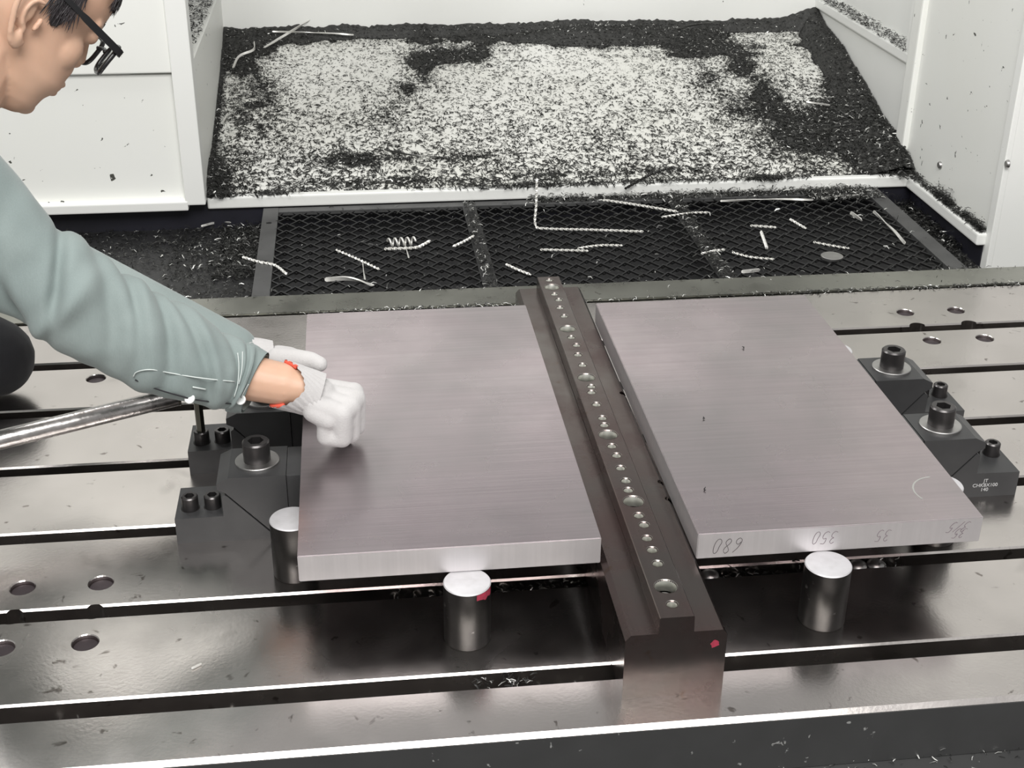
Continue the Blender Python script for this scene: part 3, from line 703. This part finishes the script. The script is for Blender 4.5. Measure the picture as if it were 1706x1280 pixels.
# disc on the grating, slugs in the slot
p = at_z(1386, 427, ZG+6)
bm = bmesh.new(); add_lathe(bm, [(23, 0), (24, 1), (24, 5), (22.5, 6), (20, 6)], 40, tuple(p - Vector((0, 0, 4))))
tag(bm_to('metal_disc', bm, M['washer'], autosmooth=30), 'flat round metal disc lying on the right of the black grating', 'disc')
for px, py, lab in ((1182, 956, 'bright round metal slug in the slot beside the rail'), (1427, 938, 'bright round metal slug next to the right support bar'), (1458, 938, 'bright round metal slug in the slot, second from the right support bar')):
    q = at_z(px, py, -4); bm = bmesh.new(); add_lathe(bm, [(9, -5), (11.5, -3.5), (12, 0), (11, 3.5), (7, 6), (3, 7)], 28, (q.x, 79.5, -20 if False else -6))
    tag(bm_to('metal_slug', bm, M['washer'], autosmooth=60), lab, 'metal slug', 'round slugs in the slot under the right plate')
# crumbs lying on plates and table
for px, py, zz, rr, lab in [(1176, 815, ZT, 3.2, 'dark crumb of swarf on the right plate near the rail'), (1238, 580, ZT, 2.6, 'tiny bright crumb near the back of the right plate'), (1172, 697, ZT, 2.2, 'tiny pale crumb on the middle of the right plate')]:
    q = at_z(px, py, zz+1)
    bm = bmesh.new(); pts = [q + Vector((random.uniform(-1,1)*rr, (i-2)*rr*0.6, 0.4+random.random()*0.8)) for i in range(5)]
    add_tube(bm, pts, [0.3, 0.7, 0.8, 0.6, 0.3], 6); tag(bm_to('swarf_crumb', bm, M['chip_dark']), lab, 'metal crumb', 'crumbs on the right plate')
strand([tuple(at_z(319,1114,2)), tuple(at_z(336,1106,2))], 1.2, 'tiny pale sliver lying on the table bar at the lower left', False, name='swarf_crumb')
# bright arc drawn on the right plate beside the near clamp
bm = bmesh.new()
c = Vector((784-462+0, 62, ZT+0.08))
for r0, r1, a0, a1 in ((33, 35, 1.6, 3.6),):
    prev = None
    for a in np.linspace(a0, a1, 20):
        cur = (bm.verts.new((c.x + r0*math.cos(a), c.y + r0*math.sin(a), c.z)), bm.verts.new((c.x + r1*math.cos(a), c.y + r1*math.sin(a), c.z)))
        if prev: bm.faces.new((prev[0], prev[1], cur[1], cur[0]))
        prev = cur
tag(bm_to('bright_arc', bm, M['bright'], pr), 'bright ring mark on the plate')

# ================================================================== PERSON
ps = empty('person', tuple(Vector((-620, 430, 0))))
tag(ps, 'person in a grey-green work shirt, glasses and white gloves, leaning over the table', 'person')
PIN = Matrix.Translation(-Vector((-620, 430, 0)) * S)      # parts are built in world space, then hung on the root
def part(name, bm, mat_, parent=ps, smooth=True, auto=None):
    o = bm_to(name, bm, mat_, None, smooth=smooth, autosmooth=auto)
    fix_parent(o, parent); return o
def fix_parent(o, parent):
    o.parent = parent
    if parent is ps: o.matrix_parent_inverse = PIN.copy()
# ---- head frame: face turned to the right, down and slightly away
HD = 1610
e1 = CR*0.829 - CU*0.559
yaw = math.radians(42)
HF = (e1*math.cos(yaw) + CF*math.sin(yaw)).normalized()
HU = (CR*0.559 + CU*0.829); HU = (HU - HF*HU.dot(HF)).normalized()
HL = HU.cross(HF).normalized()                               # person's left (away from the camera)
EAR = at(54, 33, HD) + HL*74 + HU*13                                 # centre between the ear canals
def H(x, y, z): return EAR + HF*x + HL*y + HU*(z if z > 0 else z*1.1)
def interp(tab, v):
    tab = sorted(tab); xs_ = [t[0] for t in tab]; return float(np.interp(v, xs_, [t[1] for t in tab]))
fT = [(-116,40),(-112,62),(-105,76),(-95,82),(-86,83),(-78,84),(-70,90),(-64,94),(-58,96),(-50,95),(-40,94),(-25,92),(-10,90),(5,88),(15,88),(25,92),(35,96),(50,96),(65,93),(80,86),(100,68),(113,44),(122,18),(126,0)]
bT = [(-116,44),(-112,36),(-105,28),(-95,18),(-80,2),(-60,-18),(-40,-45),(-20,-74),(0,-86),(20,-94),(50,-97),(80,-88),(100,-74),(113,-54),(122,-32),(126,-14)]
wT = [(-116,8),(-112,22),(-105,32),(-95,42),(-80,52),(-60,61),(-40,66),(-20,69),(0,71),(20,73),(50,76),(80,71),(100,58),(113,42),(122,22),(126,6)]
def head_loft(bm, grow=0, z0=-116, z1=126, nz_=46, seg=48, flim=None):
    rings = []
    for i in range(nz_+1):
        z = z0 + (z1-z0)*i/nz_
        f, b, wd = interp(fT, z)+grow, interp(bT, z)-grow, interp(wT, z)+grow
        if flim: f = min(f, interp(flim, z))
        cx = b + (f-b)*0.46; ring = []
        for k_ in range(seg):
            a = 2*math.pi*k_/seg; ca, sa = math.cos(a), math.sin(a)
            e = 2/2.35; xx = math.copysign(abs(ca)**e, ca); yy = math.copysign(abs(sa)**e, sa)
            x_ = cx + (f-cx)*xx if ca > 0 else cx + (cx-b)*xx
            ring.append(bm.verts.new(H(x_, wd*yy, z + (grow if z > 60 else 0))))
        rings.append(ring)
    for a, b in zip(rings, rings[1:]):
        for k_ in range(seg): bm.faces.new((a[k_], a[(k_+1) % seg], b[(k_+1) % seg], b[k_]))
    bm.faces.new(rings[0][::-1]); bm.faces.new(rings[-1])
HA = (HF, HL, HU)
bm = bmesh.new(); head_loft(bm)
add_capsule(bm, H(87,0,14), H(98,0,-16), 8, 9.5)                       # nose
for s in (-1, 1):
    add_ball(bm, H(93, 11*s, -22), 8.5)
    add_ball(bm, H(58, 40*s, -18), 26, (1.05, .85, 1.15), HA); add_ball(bm, H(66, 24*s, -36), 26, (1, .9, 1.1), HA)                    # cheekbone
    add_capsule(bm, H(90, 12*s, 30), H(76, 48*s, 30), 8, 7)               # brow
    add_ball(bm, H(83, 31*s, 13), 11)                                     # eyeball bulge under the lid
add_ball(bm, H(92, 0, -53), 10, (1, 2.1, .7), HA); add_ball(bm, H(89, 0, -66), 10, (1, 1.9, .75), HA)   # lips
add_ball(bm, H(72, 0, -96), 15, (1, 1.2, .9), HA)                         # chin
NB = at(-130, 235, 1640)                                                  # base of the neck
add_capsule(bm, H(-16, 0, -46), NB, 54, 64)
for s in (-1, 1):                                                         # ears
    ox = -6; yy = 73*s
    prof = [(15, 28), (11, 40), (-2, 46), (-16, 40), (-23, 24), (-21, 4), (-14, -14), (-6, -29), (3, -34), (8, -26)]
    pts = spline([H(ox+x_*1.18, yy + s*(8 + 0.55*max(-x_, -13)), z_-13) for x_, z_ in prof], 4)
    for a, b in zip(pts, pts[1:]): add_capsule(bm, a, b, 4.4, 4.4, 8)
    pts = spline([H(ox+4, yy+s*10, 11), H(ox-6, yy+s*13, 9), H(ox-11, yy+s*14, -5), H(ox-7, yy+s*12, -19), H(ox+2, yy+s*9, -25)], 4)
    for a, b in zip(pts, pts[1:]): add_capsule(bm, a, b, 3.4, 3.4, 8)     # antihelix
    add_ball(bm, H(ox-8, yy+s*5, -7), 10, (1.2, .55, 2.4), HA)
    add_ball(bm, H(ox, yy+s*7, -38), 9, (.9, .7, 1.2), HA)              # lobe
    add_capsule(bm, H(ox+13, yy+s*6, -7), H(ox+12, yy+s*6, -19), 4.2, 4.2, 8)   # tragus
dpt = lambda px: float(np.interp(px, [-180, 0, 150, 300, 440, 480], [1500, 1540, 1580, 1630, 1680, 1694]))
secs_px = [((-120,170),(-190,480)), ((-30,225),(-110,520)), ((40,305),(-45,512)), ((95,372),(15,528)), ((140,395),(70,570)), ((190,440),(122,598)), ((245,472),(178,625)), ((305,506),(245,655)), ((365,545),(312,672)), ((408,568),(362,679)), ((422,575),(380,681))]
secs = [(at(a[0], a[1], dpt((a[0]+b[0])/2)), at(b[0], b[1], dpt((a[0]+b[0])/2))) for a, b in secs_px]
mid_ = lambda k_: (secs[k_][0]+secs[k_][1])/2
# forearm skin that reaches from the sleeve into the glove, both arms
WR = at(474, 641, 1683); FA = at(404, 627, 1683)
EL = mid_(5); SH = mid_(1)
add_capsule(bm, mid_(8), FA, 30, 30); add_capsule(bm, FA, WR, 30, 27); add_capsule(bm, WR, WR + (WR-FA)*0.45, 26, 22)
LWR = at(420, 606, 1800); LEL = at(40, 420, 1900); LSH = at(-200, 200, 1860)
add_capsule(bm, LEL, LWR, 36, 24)
# chest under the shirt ties neck and arms into one body
CH = at(-470, 320, 1800); PEL = Vector((-1080, 690, 380))
add_capsule(bm, NB, CH, 62, 105); add_capsule(bm, SH, NB, 48, 60); add_capsule(bm, LSH, NB, 48, 60)
add_capsule(bm, SH, EL, 44, 36); add_capsule(bm, EL, mid_(7), 36, 32); add_capsule(bm, mid_(7), mid_(8), 32, 30); add_capsule(bm, LSH, LEL, 44, 38); add_capsule(bm, CH, PEL, 105, 110)
body = bm_to('body', bm, M['skin']); remesh(body, 2.6, 5, 0.5); fix_parent(body, ps)
tag(body, 'bare skin of face, neck and wrist')

# ---- hair: a cap over the scalp plus loose locks along its edge
bm = bmesh.new()
head_loft(bm, 7, 34, 126, 26, 48, [(34, 22), (50, 34), (62, 52), (72, 78), (80, 96), (126, 110)])
for s in (-1, 1):
    add_ball(bm, H(-62, 40*s, 14), 34, (1, .75, 1.2), HA)
    add_ball(bm, H(18, 66*s, 36), 16, (1.3, .5, 1.4), HA)
    add_ball(bm, H(24, 70*s, 12), 10, (1.1, .4, 2.0), HA)                 # sideburn
add_ball(bm, H(-60, 0, 10), 42, (1, 1.2, 1.1), HA)
hair = bm_to('hair', bm, M['hair']); remesh(hair, 3.2, 3, 0.5); fix_parent(hair, ps)
bm = bmesh.new()
for i in range(620):
    s = -1 if i % 4 else 1
    mode = random.random()
    if mode < 0.4:      # temple and sideburn
        x0, z0 = random.uniform(4, 36), random.uniform(22, 54); st = H(x0, s*(interp(wT, z0)+2), z0)
        dr_ = (-HU*1.0 + HF*random.uniform(-.15, .5) + HL*s*0.05).normalized(); ln = random.uniform(14, 34)
    elif mode < 0.75:   # fringe
        y0 = random.uniform(-62, 62); st = H(interp(fT, 62) - 0.006*y0*y0 + 2, y0, random.uniform(70, 80))
        dr_ = (-HU + HF*random.uniform(-.05, .2) + HL*random.uniform(-.4, .4)).normalized(); ln = random.uniform(12, 26)
    else:               # nape, behind the ear
        x0 = random.uniform(-80, -30); st = H(x0, s*random.uniform(46, 64), random.uniform(0, 30)); dr_ = (-HU - HF*0.3).normalized(); ln = random.uniform(14, 30)
    add_tube(bm, [st, st + dr_*ln*0.5 + HF*random.uniform(-1, 1), st + dr_*ln - HF*random.uniform(0, 2)], [1.1, 0.9, 0.15], 4, cap=False)
lk = part('hair_locks', bm, M['hair'], hair); tag(lk, kind='stuff')
# eyebrow
bm = bmesh.new()
for s in (-1, 1):
    for i in range(60):
        t_ = random.random(); c_ = H(94-26*t_*t_, s*(12+36*t_), 32+4*math.sin(t_*3)) + HU*random.uniform(-3, 3)
        add_tube(bm, [c_, c_ + HL*s*7 + HU*random.uniform(-1, 2)], [0.7, 0.2], 4, cap=False)
tag(part('eyebrows', bm, M['hair']), kind='stuff')

# ---- glasses
gl = empty('glasses'); gl.parent = ps; gl.matrix_parent_inverse = PIN.copy()
def rim_pts(s, grow=0, n_=40):
    out = []
    for k_ in range(n_):
        a = 2*math.pi*k_/n_; ca, sa = math.cos(a), math.sin(a)
        y_ = 41 + (27+grow)*math.copysign(abs(ca)**0.62, ca); z_ = 2 + (20+grow)*math.copysign(abs(sa)**0.62, sa)
        out.append(H(119 - 0.0035*(y_-8)**2 - 0.05*(z_-20)*-1*0 + 0.08*(z_-5), s*y_, z_))
    return out
for s in (-1, 1):
    bm = bmesh.new(); P_ = rim_pts(s); add_tube(bm, P_ + P_[:2], 3.1, 8, cap=False); part('rim', bm, M['frame'], gl)
    bm = bmesh.new(); P_ = rim_pts(s, -1)
    a_ = [bm.verts.new(p) for p in P_]; b_ = [bm.verts.new(p + HF*1.4) for p in P_]
    bm.faces.new(a_); bm.faces.new(b_[::-1])
    for k_ in range(len(a_)): bm.faces.new((a_[k_], a_[(k_+1) % len(a_)], b_[(k_+1) % len(a_)], b_[k_]))
    part('lens', bm, M['lens'], gl, smooth=False)
    bm = bmesh.new(); hinge = H(104, s*70, 16)
    path = spline([H(114, s*68, 15), H(104, s*74, 17), H(60, s*78, 24), H(15, s*79, 32), H(-14, s*78, 36), H(-28, s*76, 24), H(-32, s*74, 8)], 5)
    fr_ = frames(path); rows = []
    for i_, p_ in enumerate(path):
        t_ = (path[min(i_+1, len(path)-1)] - path[max(i_-1, 0)]).normalized(); up_ = (HU - t_*HU.dot(t_)).normalized() if abs(t_.dot(HU)) < .9 else HF
        sd_ = t_.cross(up_).normalized(); h_ = 4.6 if i_ < 12 else 3.4
        rows.append([bm.verts.new(p_ + up_*h_ + sd_*1.7), bm.verts.new(p_ - up_*h_ + sd_*1.7), bm.verts.new(p_ - up_*h_ - sd_*1.7), bm.verts.new(p_ + up_*h_ - sd_*1.7)])
    for a_, b_ in zip(rows, rows[1:]):
        for k_ in range(4): bm.faces.new((a_[k_], b_[k_], b_[(k_+1) % 4], a_[(k_+1) % 4]))
    bm.faces.new(rows[0]); bm.faces.new(rows[-1][::-1]); part('temple', bm, M['frame'], gl, smooth=False)
bm = bmesh.new(); add_tube(bm, spline([H(116, -14, 8), H(119, 0, 11), H(116, 14, 8)], 6), 2.6, 8); part('bridge', bm, M['frame'], gl)

# ---- shirt: sleeve lofted over the arm, with folds
def sleeve(secs, folds, name, parent, seg=56, sub=10, amp=1.0, closed=False, thick=0.80):
    """secs: (upper point, lower point); the section is an ellipse whose long axis joins them"""
    up = spline([a for a, b in secs], sub); lo = spline([b for a, b in secs], sub)
    n_ = len(up); cen = [(a+b)/2 for a, b in zip(up, lo)]; rings = []
    bm = bmesh.new()
    for i_ in range(n_):
        ax_ = (up[i_]-lo[i_]); hw = ax_.length/2; ax_ = ax_.normalized()
        t_ = (cen[min(i_+1, n_-1)] - cen[max(i_-1, 0)]).normalized(); dp = t_.cross(ax_).normalized()
        if dp.dot(CF) > 0: dp = -dp                       # dp points to the camera side
        u_ = i_/(n_-1); ring = []
        for k_ in range(seg):
            a = 2*math.pi*k_/seg; ca, sa = math.cos(a), math.sin(a)
            rr = 1.0; f_ = 0
            for (u0, ph, sl, wd, dep) in folds:           # diagonal creases
                x_ = (u_ - u0 - sl*math.sin(a-ph))/wd
                f_ += 1.7*dep*math.exp(-x_*x_)*(0.5+0.5*math.cos(a-ph))
            q = cen[i_]*0.012
            f_ += amp*(3.4*noise.noise(Vector((u_*9, ca*1.5, sa*1.5))) + 1.5*noise.noise(Vector((u_*24, ca*3+5, sa*3))))
            ring.append(bm.verts.new(cen[i_] + ax_*ca*(hw+f_*0.6) + dp*sa*(hw*thick+f_)))
        rings.append(ring)
    for a, b in zip(rings, rings[1:]):
        for k_ in range(seg): bm.faces.new((a[k_], a[(k_+1) % seg], b[(k_+1) % seg], b[k_]))
    if closed: bm.faces.new(rings[0][::-1])
    return part(name, bm, M['shirt'], parent), cen
shirt = empty('shirt'); shirt.parent = ps; shirt.matrix_parent_inverse = PIN.copy()
tag(shirt, 'grey-green cotton work shirt')
folds = [(.36, 1.2, .05, .022, -9), (.42, 1.9, -.06, .03, 7), (.50, 1.0, .08, .03, -6), (.58, .9, .07, .02, -8), (.66, .8, .06, .018, -8), (.63, 1.6, .05, .03, 5), (.74, .9, .09, .02, -7), (.80, 1.4, .08, .025, 5), (.86, .8, .07, .02, -6), (.30, 2.6, .12, .03, -6), (.22, 2.2, .16, .04, -7), (.93, 1.0, .03, .015, -5)]
slv, cen = sleeve(secs, folds, 'sleeve', shirt)
tag(slv, 'sleeve of the near arm')
# cuff
csec = [((420,571),(377,686)), ((432,578),(388,688)), ((447,588),(404,688))]
cs = [(at(a[0], a[1], 1683), at(b[0], b[1], 1683)) for a, b in csec]
cuff, _ = sleeve(cs, [], 'cuff', shirt, sub=6, amp=0.35, thick=0.86)
# inner dark mouth of the cuff gives the cloth its thickness
cs2 = [(at(447, 588, 1683)*.96 + at(404, 688, 1683)*.04, at(404, 688, 1683)*.96 + at(447, 588, 1683)*.04), (at(436, 584, 1683)*.95 + at(394, 686, 1683)*.05, at(394, 686, 1683)*.95 + at(436, 584, 1683)*.05)]
sleeve(cs2, [], 'cuff_lining', shirt, sub=4, amp=0.2, thick=0.86)
def button(px, py, d_, r=6.5):
    c_ = at(px, py, d_); nrm = -CF*0.85 + CU*0.1 - CR*0.15 ; nrm.normalize()
    u_ = nrm.orthogonal().normalized(); v_ = nrm.cross(u_)
    bm = bmesh.new(); rg = []
    for rr, hh in ((r, -1), (r, 1.2), (r*0.8, 2.0), (r*0.55, 1.3), (0.3, 1.3)):
        rg.append([bm.verts.new(c_ + nrm*hh + (u_*math.cos(2*math.pi*k_/24) + v_*math.sin(2*math.pi*k_/24))*rr) for k_ in range(24)])
    for a, b in zip(rg, rg[1:]):
        for k_ in range(24): bm.faces.new((a[k_], a[(k_+1) % 24], b[(k_+1) % 24], b[k_]))
    bm.faces.new(rg[0][::-1]); return part('button', bm, M['button'], shirt, auto=40)
def stitch(name, pxs, depth_fn, r=0.6, mat_='stitch'):
    bm = bmesh.new(); add_tube(bm, spline([at(x_, y_, depth_fn(x_, y_)) for x_, y_ in pxs], 6), r, 5); return part(name, bm, M[mat_], shirt)
from mathutils.bvhtree import BVHTree
def surf(objs):
    trees = []
    for o_ in objs:
        me = o_.data; trees.append(BVHTree.FromPolygons([v.co/S for v in me.vertices], [tuple(p.vertices) for p in me.polygons]))
    def hit(px, py, off=1.0):
        best = None; r_ = ray(px, py)
        for t_ in trees:
            h_ = t_.ray_cast(CAM, r_.normalized())
            if h_[0] is not None and (best is None or h_[3] < best[1]): best = (h_[0], h_[3], h_[1])
        if best is None: return None
        return best[0] - r_.normalized()*off
    return hit
hit = surf([slv, cuff])
def stitched(pxs, r=0.8, off=2.2, name='stitching', mat_='stitch'):
    pts = [hit(x_, y_, off) for x_, y_ in pxs]; pts = [p for p in pts if p is not None]
    if len(pts) > 2:
        bm = bmesh.new(); add_tube(bm, spline(pts, 5), r, 5); part(name, bm, M[mat_], shirt)
stitched([(222,628),(228,620),(250,616),(280,621),(320,628),(360,633),(391,636)])
stitched([(396,588),(398,610),(396,640),(390,662)])
stitched([(404,586),(403,615),(398,640)])
stitched([(321,645),(332,647),(343,649)], 1.1, name='buttonhole')
stitched([(402,662),(408,650),(414,640)], 0.9, name='buttonhole')
stitched([(225,633),(260,648),(300,660),(330,667),(385,673)], 1.0, mat_='trouser', name='placket_edge')
for px, py in ((316, 664), (401, 666)):
    h_ = hit(px, py, 1.0)
    if h_ is not None: button(px, py, (h_-CAM).dot(CF))
# torso and far sleeve (mostly out of frame, behind)
bm = bmesh.new()
add_capsule(bm, SH, NB + CR*-20, 66, 74); add_capsule(bm, LSH, NB + CR*-20, 66, 74); add_capsule(bm, NB + CR*-40 - CU*30, CH, 84, 128); add_capsule(bm, CH, PEL, 128, 132)
add_capsule(bm, LSH, LEL, 62, 52); add_capsule(bm, LEL, at(385, 590, 1795), 52, 40)
to = bm_to('torso', bm, M['shirt']); remesh(to, 6, 6, 0.5); fix_parent(to, shirt)
# collar
bm = bmesh.new(); dn = (NB - H(-28, 0, -25)).normalized(); u_ = dn.orthogonal().normalized(); v_ = dn.cross(u_)
rg = [[bm.verts.new(NB - dn*hh + (u_*math.cos(a) + v_*math.sin(a))*rr) for a in np.linspace(0, 2*math.pi, 33)[:-1]] for hh, rr in ((-5, 74), (18, 70), (42, 71), (46, 73), (40, 76), (10, 82))]
for a, b in zip(rg, rg[1:]):
    for k_ in range(32): bm.faces.new((a[k_], a[(k_+1) % 32], b[(k_+1) % 32], b[k_]))
part('collar', bm, M['shirt'], shirt)

# ---- trousers, crouching on the table, and shoes
KN = at(-10, 596, 2070); FT = Vector((-900, 780, 60)); bm = bmesh.new()
add_capsule(bm, PEL, KN, 108, 62); add_capsule(bm, KN, FT, 60, 48)
KN2 = Vector((-720, 880, 190)); FT2 = Vector((-980, 900, 60))
add_capsule(bm, PEL + Vector((0, 120, 0)), KN2, 108, 70); add_capsule(bm, KN2, FT2, 64, 48); add_capsule(bm, PEL, PEL + Vector((0, 120, 0)), 120, 120)
tr = bm_to('trousers', bm, M['trouser']); remesh(tr, 6, 4, 0.5); fix_parent(tr, ps); tag(tr, 'black trousers')
for f_ in (FT, FT2):
    bm = bmesh.new(); b0 = Vector((f_.x, f_.y, 0))
    add_ball(bm, b0 + Vector((-20, 0, 42)), 42, (1.1, .95, 1)); add_capsule(bm, b0 + Vector((-10, 0, 38)), b0 + Vector((130, -20, 30)), 38, 28)
    for v in bm.verts: v.co.z = max(v.co.z, 0.6)
    sh_ = bm_to('shoe', bm, M['frame']); remesh(sh_, 5, 3, 0.5); fix_parent(sh_, ps)

# ---- gloves
def hand(name, O, h_, n_, t_, fingers, thumb, label, palm_scale=1.0, wrist=None):
    """O wrist centre; h towards the knuckles, t towards the thumb, n out of the back of the hand"""
    X = lambda q: O + (h_*q[0] + t_*q[1] + n_*q[2])*palm_scale
    bm = bmesh.new()
    # palm: four metacarpal beams and a heel
    for q in fingers: add_capsule(bm, X((24, q[0][1]*0.7, -2)), X(q[0]), 15, 13)
    add_capsule(bm, X((30, -24, -10)), X((50, -30, -12)), 15, 14); add_capsule(bm, X((24, 16, -10)), X((44, 22, -12)), 17, 13)
    add_capsule(bm, X((20, 0, -1)), X((32, 0, -1)), 24, 23)
    for q in fingers:
        r_ = [13.8, 13.2, 12.4, 11.0]
        for i_ in range(len(q)-1): add_capsule(bm, X(q[i_]), X(q[i_+1]), r_[i_], r_[i_+1])
    for q, q2 in zip(fingers, fingers[1:]):                     # the knitted cloth bridges the fingers
        add_capsule(bm, X(q[0]), X(q2[0]), 13.2, 13.2)
        m0, m1 = [tuple((Vector(f_[0])*0.5+Vector(f_[1])*0.5)) for f_ in (q, q2)]; add_capsule(bm, X(m0), X(m1), 11.6, 11.6)
    for i_ in range(len(thumb)-1): add_capsule(bm, X(thumb[i_]), X(thumb[i_+1]), (15, 13.5, 12, 10.5)[i_], (13.5, 12, 10.5, 10)[i_])
    o = bm_to(name, bm, M['glove']); remesh(o, 2.0, 9, 0.5); fix_parent(o, ps); tag(o, label); return o, X
def curl(mcp, d1=40, d2=25, d3=21, spread=0.0, a=(-72, -165, -250)):
    """finger bending at three joints in the h-n plane"""
    out = [mcp]; p = Vector(mcp)
    for L_, an in zip((d1, d2, d3), a):
        r_ = math.radians(an); p = p + Vector((math.cos(r_)*L_, spread*L_, math.sin(r_)*L_)); out.append(tuple(p))
    return out
hh = (CR*0.93 - CU*0.30 + CF*0.20).normalized()
nn = (CU*0.80 - CF*0.42 + CR*0.34); nn = (nn - hh*nn.dot(hh)).normalized()
tt_ = nn.cross(hh); tt_ = tt_ if tt_.dot(CF) > 0 else -tt_        # thumb side lies away from the camera
fing = [curl((74, 27, 4)), curl((77, 8, 6)), curl((72, -11, 4)), curl((64, -29, 0), 34, 20, 18)]
thm = [(22, 22, -14), (48, 40, -26), (72, 30, -44), (84, 10, -50)]
rg_, X = hand('glove', WR + hh*14, hh, nn, tt_, fing, thm, 'white cotton glove on the near hand, closed into a fist')
# ribbed cuff of the glove: opening tilted so that its near side is pulled back
def glove_cuff(O, rim, ringB, parent):
    bm = bmesh.new(); seg = 72; rows = []
    for i_ in range(15):
        u_ = i_/14; row = []
        for k_ in range(seg):
            a = 2*math.pi*k_/seg; p = rim(a).lerp(ringB(a), u_); c_ = rim(0).lerp(rim(math.pi), .5).lerp(ringB(0).lerp(ringB(math.pi), .5), u_)
            d_ = (p-c_).normalized(); p = p + d_*(1.1*math.sin(a*24) + 1.2*math.sin(u_*math.pi))
            row.append(bm.verts.new(p))
        rows.append(row)
    for a, b in zip(rows, rows[1:]):
        for k_ in range(seg): bm.faces.new((a[k_], a[(k_+1) % seg], b[(k_+1) % seg], b[k_]))
    c = part('ribbed_cuff', bm, M['glove'], None); fix_parent2(c, parent)
    bm = bmesh.new(); P_ = [rim(2*math.pi*k_/48) for k_ in range(48)]
    c0_ = sum(P_, Vector())/48; ax_ = (sum((ringB(2*math.pi*k_/48) for k_ in range(48)), Vector())/48 - c0_).normalized()
    A_ = np.linspace(math.pi-0.5, 2*math.pi+0.5, 40)                      # the hem shows where the cuff gapes
    add_tube(bm, [rim(a) - (rim(a)-c0_).normalized()*2.6 + ax_*(1.5 + 4*max(math.sin(a), 0)) for a in A_], 2.8, 8, cap=True); hm = part('red_hem', bm, M['redhem'], None); fix_parent2(hm, parent)
    return c
def fix_parent2(o, parent):
    o.parent = parent
E0 = WR + (hh*-2)
ca_, cb_ = (CU*0.86 + CR*0.30).normalized(), None
ring_n = (WR-FA).normalized()
def rimR(a):
    up_ = (CU - ring_n*CU.dot(ring_n)).normalized(); dp_ = ring_n.cross(up_); dp_ = dp_ if dp_.dot(CF) < 0 else -dp_
    # a=0 top, a=pi/2 near side (pulled towards the hand), a=pi bottom
    return WR + up_*31*math.cos(a) + dp_*31*math.sin(a) + ring_n*(-2 + 33*max(math.sin(a), 0)**1.0 - 8*abs(math.cos(a)) - 4*math.cos(a)*-1)
def ringR(a):
    dp_ = hh.cross(nn); dp_ = dp_ if dp_.dot(CF) < 0 else -dp_
    return WR + hh*46 + nn*27*math.cos(a) + dp_*33*math.sin(a)
glove_cuff(WR, rimR, ringR, rg_)
# far hand: resting behind the near wrist, thumb stretched to the right
LW = at(440, 602, 1800)
h2 = (CR*0.95 - CU*0.05 + CF*0.25).normalized(); n2 = (CU*0.9 - CF*0.35); n2 = (n2 - h2*n2.dot(h2)).normalized()
t2 = n2.cross(h2); t2 = t2 if t2.dot(CF) < 0 else -t2             # left hand: thumb towards the camera
f2 = [curl((58, 24, -2), 34, 22, 18, 0, (-80, -170, -250)), curl((62, 6, 0), 36, 24, 18, 0, (-80, -170, -250)), curl((57, -12, -2), 34, 22, 18, 0, (-80, -170, -250)), curl((50, -28, -6), 30, 18, 16, 0, (-80, -170, -250))]
loc2 = lambda p: ((p-LW).dot(h2), (p-LW).dot(t2), (p-LW).dot(n2))
th2 = [loc2(at(462, 597, 1775)), loc2(at(492, 598, 1768)), loc2(at(518, 601, 1764)), loc2(at(533, 607, 1762))]
lg_, X2 = hand('glove', LW, h2, n2, t2, f2, th2, 'white cotton glove on the far hand, thumb stretched out')
def rimL(a): return LW - h2*26 + n2*30*math.cos(a) + t2*33*math.sin(a)
def ringL(a): return LW + h2*10 + n2*27*math.cos(a) + t2*32*math.sin(a)
glove_cuff(LW, rimL, ringL, lg_)
